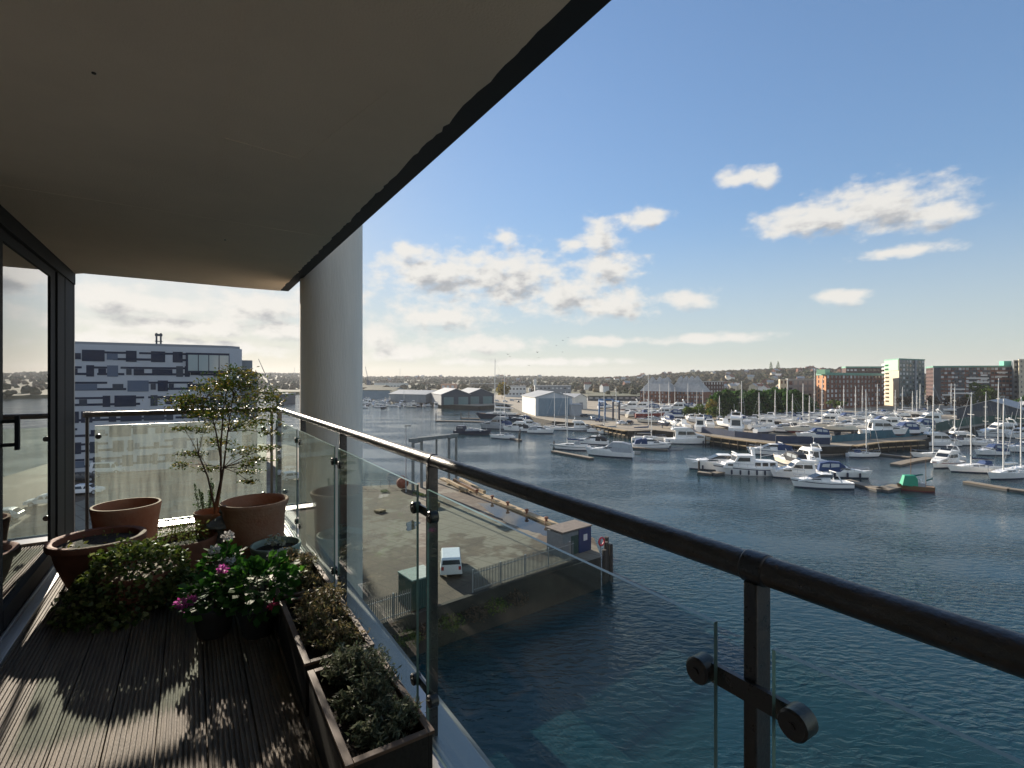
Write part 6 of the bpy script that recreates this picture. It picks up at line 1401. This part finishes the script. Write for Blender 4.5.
ys(766, 437, 25, None, 'pale mastless sloop ashore close behind the blue fence', L=9.5, cover=GREYC)
ys(777, 426, 170, 390, 'white sloop ashore with mast at the left of the crowded group', L=10)
ys(789, 424, 160, 387, 'white sloop ashore with raked mast, second of the crowded group', L=10)
ys(794.5, 428, 172, 394, 'white sloop ashore with short mast, third of the crowded group', L=10)
ys(805, 424, 165, 384, 'white sloop ashore before the grey apartment block, fourth of the crowded group', L=10.5)
ys(803, 438, 176, None, 'cream hulled yacht ashore with red bottom behind the blue fence', hm=CREAM, L=12, bottom=REDB)
ys(811.5, 431, 172, 396, 'white sloop ashore with slim short mast above the cream hull', L=10)
ys(816.5, 421, 170, 370, 'sloop ashore with the tallest mast before the orange gable', L=12)
ys(824.5, 433, 176, 379, 'white sloop ashore with tall mast right of the orange gable', L=11, hm=CREAM)
ys(838, 436, 174, None, 'mastless cream hull ashore between the tall masts and the wall', hm=CREAM, L=11)
ys(845.5, 420, 168, 386, 'white sloop ashore before the brick block, left of two close masts', L=10)
ys(857.5, 424, 172, 387, 'white sloop ashore with yellow tipped mast before the brick block', L=10.5)
ys(864, 419, 170, 386, 'white sloop ashore before the right end of the brick block', L=10)
ys(855, 434, 172, None, 'white mastless hull ashore above the timber quay wall', L=11)
ys(879, 418, 172, 384, 'white sloop ashore before the gap left of the tall tower', L=10)
ys(897, 420, 172, 390, 'white sloop ashore before the cream face of the tower', L=10)
ys(904, 416, 172, 387, 'white sloop ashore before the dark tower front', L=10)
ys(914, 417, 172, 391, 'white sloop ashore, left of two beneath the tower', L=9.5)
ys(918.5, 418, 172, 390, 'white sloop ashore, right of two beneath the tower', L=9.5)
ys(921.5, 416, 172, 384, 'white sloop ashore beneath the right edge of the tower', L=9.5)
ys(952.5, 414, 172, 383, 'white sloop ashore before the white panels of the right block', L=9)
ys(929, 419, 172, 400, 'white sloop ashore with a short mast between tower and right block', L=9)
k = 0
spots = [(783, 434), (812, 440), (826, 427), (836, 428), (847, 430), (868, 433), (876, 428), (886, 431), (893, 426), (902, 431), (910, 427), (919, 430), (927, 427), (936, 424), (872, 421), (889, 419), (842, 423), (831, 421), (771, 421), (785, 419), (797, 419), (900, 436), (884, 437), (913, 435)]
for i, (px, py) in enumerate(spots):
    kk = (i*2+1) % 5
    ym(kk, px, py, 172 + random.uniform(-14, 14) + (180 if random.random() < .3 else 0), f'{YN[kk]} ashore in crowded yard, {"left" if px < 830 else "central" if px < 880 else "right"} {["front", "middle", "rear"][0 if py > 431 else 1 if py > 424 else 2]} row, {tl[sum(1 for (a, b) in spots if (a < 830) == (px < 830) and (a < 880) == (px < 880) and (0 if b > 431 else 1 if b > 424 else 2) == (0 if py > 431 else 1 if py > 424 else 2) and a < px)]} from left', random.uniform(.85, 1.1))
# scattered boats and gear between shed and maltings
for px, py, kk, rz, lb, sc in ((606, 409, 3, 20, 'white cruiser with blue tent ashore behind the travel hoist', 1.0), (620, 407, 1, 172, 'white sports cruiser ashore left of the maltings rows', 1.0), (630, 411, 0, 175, 'white flybridge cruiser ashore at the left end of the maltings rows', 1.1), (636, 418, 4, 20, 'cream cruiser with grey cover ashore right of the travel hoist', 1.0), (628, 416.5, 2, 160, 'small white cuddy boat ashore right of the travel hoist', 1.0),
                               (700, 424, 3, 150, 'white cruiser with blue tent ashore below the green bushes', .9), (724, 428, 2, 100, 'small cuddy boat ashore left of the big white cruiser', 1.0), (748, 429, 4, 60, 'cream cruiser with grey cover ashore right of the big white cruiser', 1.0), (753, 423, 1, 150, 'white sports cruiser ashore close under the dark evergreens', 1.0), (667, 423.5, 3, 100, 'white cruiser with blue tent ashore left of the bushes', .9), (690, 421.5, 1, 95, 'white sports cruiser ashore in front of the left bush', .9),
                               (648, 424, 4, 160, 'cream cruiser with grey cover ashore near the brown quay wall', .9), (764, 430, 0, 150, 'white flybridge cruiser ashore beside the lone masted sloop', .95), (656, 421, 1, 170, 'white sports cruiser ashore between red hull and brown quay wall', .9)):
    ym(kk, px, py, rz, lb, sc)
ys(650, 421.5, 4, None, 'long red brown mastless hull ashore before the laid up rows', hm=REDB, L=13, bottom=REDB, cover=GREYC)
# wrapped rows of boats in front of the maltings
for i, (px, py) in enumerate(((641, 411), (648, 412.5), (655, 411), (662, 413), (669, 411.5), (676, 412.5), (683, 410.5), (690, 410), (645, 417), (653, 418.5), (662, 418), (671, 418.5), (680, 417))):
    kk = (i*3) % 5
    row = 'rear' if i < 8 else 'front'
    ym(kk, px, py, 172 + random.uniform(-12, 12), f'{YN[kk]} laid up before the maltings, {row} row, {tl[i if i < 8 else i-8]} from left', random.uniform(.95, 1.2))
for i, (px, py, t) in enumerate(((645, 409, 386), (661, 410, 384), (670, 412, 382), (676, 409, 387), (689, 409, 383), (698, 411, 391), (704, 410, 389), (650, 408, 390))):
    ys(px, py, 172, t, f'{tl[i]} slim masted sloop laid up in the yard before the brick maltings' if False else f'white sloop laid up before the maltings, {tl[sorted([645, 661, 670, 676, 689, 698, 704, 650]).index(px)]} mast from left', L=9.5)
# ------------------------------------------------------------ yard clutter: travel hoist, fence, cars
hoistb = mat('hoist_blue', (0.03, 0.12, 0.28), .5)
hp = at(612, 421, LZ); e = empty('travel_hoist', hp, R(10), 'blue steel travelling boat hoist in the yard right of the pale shed', 'boat hoist')
for x in (-3.2, 3.2):
    for y in (0, 7):
        mb = MB(); mb.box(x-.3, x+.3, y-.3, y+.3, .9, 8.0); mb.build('leg', hoistb if x < 0 else NAVY, e); mb = MB(); mb.tube([(x-.25, y, .45), (x+.25, y, .45)], .45, 12); mb.build('wheel', RUBBER, e)
    mb = MB(); mb.box(x-.25, x+.25, -.6, 7.6, 8.001, 8.6); mb.build('side_beam', hoistb, e)
mb = MB(); mb.box(-3.4, 3.4, 6.7, 7.3, 8.601, 9.2); mb.build('cross_beam', hoistb, e)
bfm = mat('blue_fence_sheet', (0.014, 0.03, 0.075), .6, var=.2, vscale=.6); tfm = mat('teal_fence_sheet', (0.03, 0.11, 0.15), .7, var=.25, vscale=.6)
def sheet_fence(pts, label, m_, h, seed=0):
    P = [at(x, y, LZ) for x, y in pts]; e = empty('sheet_fence', P[0], 0, label, 'fence', 'sheet fences along the boatyard edge'); rg = random.Random(seed)
    for a, b in zip(P[:-1], P[1:]):
        n = max(1, round((b-a).length/5)); 
        mb = MB(); mp = MB()
        for i in range(n):
            p = a.lerp(b, i/n) - P[0]; q = a.lerp(b, (i+1)/n) - P[0]; hh = h*rg.uniform(.9, 1.1)
            mb.beam(p + Vector((0, 0, hh/2)), q + Vector((0, 0, hh/2)), .05, hh); mp.box(p.x-.06, p.x+.06, p.y+.03, p.y+.15, -.2, h+.2)
        mb.build('sheeting', m_, e); mp.build('fence_post', greyd, e)
sheet_fence([(693, 431.6), (735, 437.2), (776, 441.5)], 'long low blue sheet fence between the cruisers ashore and the quay', bfm, 1.9, 1)
sheet_fence([(776, 443.2), (830, 444.5)], 'short blue sheet fence run beneath the cream hull ashore', bfm, 1.9, 2)
sheet_fence([(832, 442.5), (870, 439.5)], 'blue green sheet fence run above the timber wall', tfm, 2.0, 3)
sheet_fence([(871, 439), (905, 437), (934, 434)], 'teal sheet fence run along the right quay', tfm, 2.6, 4)
sheet_fence([(936, 432.5), (955, 427.5), (985, 423), (1060, 422)], 'dark teal hedge like fence along the far right bank', mat('dark_green_sheet', (.02, .07, .06), .8, var=.3, vscale=.5), 3.0, 5)
gable_shed('long_shed', 'dark open fronted shed with grey pitched roof on the right bank', atY(990, 215, LZ), R(-52), 22, 34, 4.6, 8.6, navysh, slate, (12, 4), greyd, gablem=navysh)
gable_shed('long_shed', 'low grey roofed shed at the right edge behind the masts', atY(1030, 215, LZ), R(-40), 16, 24, 4, 7.4, greyd, slate)
# timber jetty wall with piles along the marina quay
def jetty(pts, label, drop=1.9):
    P = [at(x, y, LZ) for x, y in pts]; e = empty('timber_jetty', (P[0].x, P[0].y, 0), 0, label, 'jetty'); pile = mat('dark_pile', (0.05, 0.042, 0.035), .9, var=.3)
    mb = MB(); mp = MB(); mk = 0
    for a, b in zip(P[:-1], P[1:]):
        d = (b-a).normalized(); n = Vector((d.y, -d.x, 0)); o = Vector((P[0].x, P[0].y, 0))
        mb.beam(a - o + n*.7 + Vector((0, 0, .12)), b - o + n*.7 + Vector((0, 0, .12)), 1.5, .25)
        L = (b-a).length; k = 0
        while k*3.0 < L:
            p = a + d*k*3.0 + n*1.3 - o; mp.tube([(p.x, p.y, -2), (p.x, p.y, LZ + .1)], .16, 7); k += 1
        mb.beam(a - o + n*1.2 + Vector((0, 0, -1.3)), b - o + n*1.2 + Vector((0, 0, -1.3)), .2, .3)
    mb.build('walkway', timberq, e); mp.build('pile', pile, e)
jetty([(694, 434.2), (760, 442.7), (810, 447)], 'timber walkway on piles below the blue fence')
jetty([(852, 446.2), (876, 442.7), (920, 440.2)], 'dark timber wharf on piles below the teal fence')
jetty([(592, 424.7), (628, 431.2)], 'brown timber quay face behind the central sloops')
# pontoons ---------------------------------------------------------
ponm = mat('pontoon_planks', (0.24, 0.20, 0.15), .85, var=.25, vscale=2); ponf = mat('pontoon_float', (.08, .08, .08), .8)
def pontoon(pts, w, label, posts=()):
    P = [at(x, y, .4) for x, y in pts]; o = Vector((P[0].x, P[0].y, 0)); e = empty('pontoon', o, 0, label, 'pontoon', 'floating pontoons')
    a_ = MB(); f_ = MB()
    for a, b in zip(P[:-1], P[1:]):
        d = b-a; n = max(1, round(d.length/6))
        for i in range(n):
            p = a.lerp(b, (i+.01)/n) - o; q = a.lerp(b, (i+.99)/n) - o
            a_.beam(p + Vector((0, 0, .05)), q + Vector((0, 0, .05)), w, .16); f_.beam(p + Vector((0, 0, -.27)), q + Vector((0, 0, -.27)), w*.9, .45)
    a_.build('deck', ponm, e); f_.build('float', ponf, e)
    for x, y, h in posts:
        p = at(x, y, 0) - o; mb = MB(); mb.tube([(p.x, p.y, -2), (p.x, p.y, h)], .22, 8); mb.tube([(p.x, p.y, h+.002), (p.x, p.y, h+.3)], [.22, .03], 8); mb.build('pile', mat('dark_pile', (0.05, 0.042, 0.035), .9, var=.3), e)
pontoon([(845, 480), (882, 489.5), (899, 485.5)], 2.2, 'bent planked pontoon running to the green tented ketch')
pontoon([(895, 464.5), (912, 460.5), (932, 457.8)], 2.2, 'sand coloured pontoon in open water left of the motor cruiser')
pontoon([(876, 453.5), (911, 457.5)], 1.6, 'short pontoon leading out from the dark timber wharf')
pontoon([(812, 455.5), (850, 453.5)], 1.6, 'low pontoon under the timber wall left of the lone sloop')
pontoon([(698, 472), (712, 473.5), (722, 472)], 1.6, 'short pontoon finger under the outer left sports cruiser', ((699, 473, 2.4),))
pontoon([(553, 451), (592, 458.2)], 1.5, 'long central pontoon under the sloop and grey tented cruiser', ((554, 449, 2.2),))
pontoon([(625, 447), (668, 449.5)], 1.6, 'pontoon finger behind the central white boats')
pontoon([(436, 420.6), (484, 421.6)], 2.0, 'thin dark pontoon reaching left into open water', ((436, 420.5, 3.4), (461, 419, 3.2), (469, 417.5, 3.4)))
pontoon([(461, 418.2), (480, 418.6)], 1.6, 'short pontoon above the thin dark one')
pontoon([(508, 437), (520, 440)], 1.6, 'pontoon behind the small white sloop and barge', ((519, 443, 2.6), (520, 437, 2.6)))
pontoon([(790, 485), (812, 492)], 1.4, 'narrow pontoon finger in front of the navy striped speedboat') if False else None
pontoon([(965, 481.5), (1010, 489), (1040, 493)], 1.6, 'pontoon finger at the right edge before the white sloops')
# yard cars in the left centre
for i, (px, py, m_) in enumerate(((505, 402, whitep), (512, 401, silver), (518, 402.5, blackp), (524, 401, bluep), (497, 401.5, silver), (592, 420, silver), (585, 417, blackp), (599, 421.5, bluep), (531, 399.5, redp), (622, 424.5, whitep), (630, 424, blackp))):
    lb = ['white car parked left of the boat shed, front row', 'silver car parked left of the boat shed beside the white one', 'black car parked nearest the boat shed ramp', 'dark blue car parked by the shed side wall', 'silver car parked farthest left near the tall masts', 'silver car parked right of the blue shed door', 'black car parked below the white gabled shed', 'dark blue car parked beside the travel hoist', 'dark red car parked behind the row by the shed', 'white car parked at the brown quay wall', 'black car parked at the brown quay wall'][i]
    car('parked_car', lb, at(px, py, LZ), R(20 + 40*(i % 3)), m_, group='cars parked in the boatyard')
# dock cranes -------------------------------------------------------
craneb = mat('crane_blue', (0.04, 0.07, 0.13), .6, var=.15)
def dockcrane(px, Y, label, jib_px, base=2.5, m_=None, hh=11, cab=True):
    p = atY(px, Y, base); e = empty('dock_crane', p, 0, label, 'crane', 'dock cranes'); k = Y/F
    mb = MB(); hw = 2.2*Y/700
    for sx in (-1, 1):
        for sy in (-1, 1): mb.beam((sx*hw*1.3, sy*hw*1.3, 0), (sx*hw*.8, sy*hw*.8, hh*.6), .7, .7)
    mb.cbox((0, 0, hh*.62), (hw*2.2, hw*2.2, .8)); mb.build('portal', m_ or craneb, e)
    mb = MB(); mb.cbox((0, 0, hh*.82), (hw*1.9, hw*1.9, hh*.34)); mb.build('machine_house', m_ or craneb, e)
    mb = MB(); top = Vector(((jib_px[0]-px)*k, 0, zat(jib_px[1], Y) - base)); r0 = Vector((0, 0, hh*.9))
    for s in (-1, 1): mb.beam(r0 + Vector((0, s*.8, 0)), top, .45, .45)
    for i in range(1, 9): q = r0.lerp(top, i/9); mb.beam(q + Vector((0, -.8*(1-i/9), 0)), q + Vector((0, .8*(1-i/9), .0)), .25, .25)
    mb.build('jib', m_ or craneb, e)
    return e
dockcrane(368.5, 760, 'dark blue dock crane with steep raised jib right of the column', (365.3, 366.5), hh=17)
dockcrane(272, 620, 'grey mobile crane with jib leaning left, left of the column', (258.5, 359), m_=greyd, hh=8, base=1)
dockcrane(266, 640, 'grey mobile crane with short jib leaning right, left of the column', (271, 372), m_=greyd, hh=7, base=1)
# ship shed and channel bank at far left
flatblock('warehouse', 'dark navy quayside warehouse just right of the acer', 'building', 276, 285, 394.2, 420, navysh, metalr, 2, 1, base=0)
flatblock('warehouse', 'long pale dock warehouse behind the cranes', 'building', 240, 296, 386, 900, greyc, metalr, 8, 1)
for px, Y, t, lb in ((400, 2600, 368.3, 'slim lattice mast on the far hill right of the dock crane'), (294.5, 2600, 367, 'slim lattice mast on the far hill left of the column')):
    u = (px-512)/F; z0 = terr_z(u, Y); h = zat(t, Y) - z0; e = empty('radio_mast', (u*Y, Y, z0), 0, lb, 'mast', 'radio masts on the hills'); mb = MB()
    for a, b in ((-1.6, -1.6), (1.6, -1.6), (0, 1.8)): mb.beam((a, b, 0), (a*.3, b*.3, h), .5, .5)
    for i in range(10): f = i/10; s_ = 1.6*(1-.7*f); mb.beam((-s_, -s_, h*f), (s_, -s_, h*(f+.1)), .3, .3)
    mb.build('lattice', galv, e)
# birds -------------------------------------------------------------
birdm = mat('gull_feather', (0.10, 0.10, 0.11), .8, var=.2)
for i, (px, py) in enumerate(((508, 354.5), (510, 356.5), (537.5, 352.5), (538.5, 357.5), (529, 365.5), (556.5, 345.5), (563, 340.5), (568, 337.5), (562.5, 352))):
    Y = 190 + 9*i; p = atY(px, Y, zat(py, Y)); rg = random.Random(i); f = rg.uniform(-.5, .6)
    lbs = ['lower left gull of the left pair', 'lower right gull of the left pair', 'upper gull of the middle pair', 'lower gull of the middle pair', 'lowest gull of the flock', 'left gull of the three in a rising line', 'middle gull of the three in a rising line', 'highest gull of the flock', 'gull alone below the rising line']
    e = empty('gull', p, rg.uniform(-.8, .8), lbs[i] + ' in the sky', 'bird', 'gulls flying over the harbour')
    mb = MB(); rs = [.01, .08, .11, .09, .05, .02]; mb.tube([(0, .38 - .15*j, 0) for j in range(6)], rs, 8); mb.sphere((0, .40, .02), .06, 8, 5); mb.add([(-.05, -.3, 0), (.05, -.3, 0), (.1, -.5, 0), (-.1, -.5, 0), (-.05, -.3, .015), (.05, -.3, .015), (.1, -.5, .015), (-.1, -.5, .015)], [(3,2,1,0), (4,5,6,7), (0,1,5,4), (1,2,6,5), (2,3,7,6), (3,0,4,7)]); mb.build('body', birdm, e, smooth=True)
    for s in (-1, 1):
        mb = MB(); a = (s*.08, 0, .04); b = (s*.42, .08, .12 + f*.3); c = (s*.85, -.08, .1 + f*.55)
        mb.add([(a[0], .16, a[2]), (b[0], b[1]+.1, b[2]), (c[0], c[1], c[2]), (b[0], b[1]-.14, b[2]), (a[0], -.12, a[2]), (a[0], .16, a[2]+.025), (b[0], b[1]+.1, b[2]+.025), (c[0], c[1], c[2]+.012), (b[0], b[1]-.14, b[2]+.025), (a[0], -.12, a[2]+.025)], [(4,3,2,1,0), (5,6,7,8,9), (0,1,6,5), (1,2,7,6), (2,3,8,7), (3,4,9,8)]); mb.build('wing', birdm, e)
# ------------------------------------------------------------ port and starboard pieces become parts of their own
def split_sides():
    halves = {}
    for o in [o for o in bpy.data.objects if o.type == 'MESH' and o.parent and o.name.split('.')[0] in ('side_window', 'fender', 'canopy_window')]:
        me = o.data
        if me.name not in halves:
            res = []
            for sg in (-1, 1):
                fs = [p for p in me.polygons if p.center.y*sg > 0]
                if not fs: continue
                idx = sorted({v for p in fs for v in p.vertices}); mp = {v: i for i, v in enumerate(idx)}
                m2 = bpy.data.meshes.new(o.name.split('.')[0]); m2.from_pydata([tuple(me.vertices[v].co) for v in idx], [], [tuple(mp[v] for v in p.vertices) for p in fs])
                for m_ in me.materials: m2.materials.append(m_)
                m2.update(); res.append(m2)
            halves[me.name] = res
        res = halves[me.name]
        if len(res) == 2:
            o.data = res[0]; c = o.copy(); c.data = res[1]; COL.objects.link(c); c.parent = o.parent
split_sides()
# ------------------------------------------------------------ haze: the thin sea air over the whole harbour
mb = MB(); mb.box(-9800, 9800, -3400, 5300, -4, 140)
hzm = bpy.data.materials.new('harbour_haze'); hzm.use_nodes = True; nt = hzm.node_tree; nt.nodes.clear()
pv = nt.nodes.new('ShaderNodeVolumePrincipled'); pv.inputs['Color'].default_value = (0.85, 0.88, 0.92, 1); pv.inputs['Density'].default_value = 0.0001; pv.inputs['Anisotropy'].default_value = 0.2
out = nt.nodes.new('ShaderNodeOutputMaterial'); nt.links.new(pv.outputs[0], out.inputs['Volume'])
hzo = mb.build('haze', hzm); tag(hzo, 'thin pale haze over the harbour', 'haze', kind='stuff')
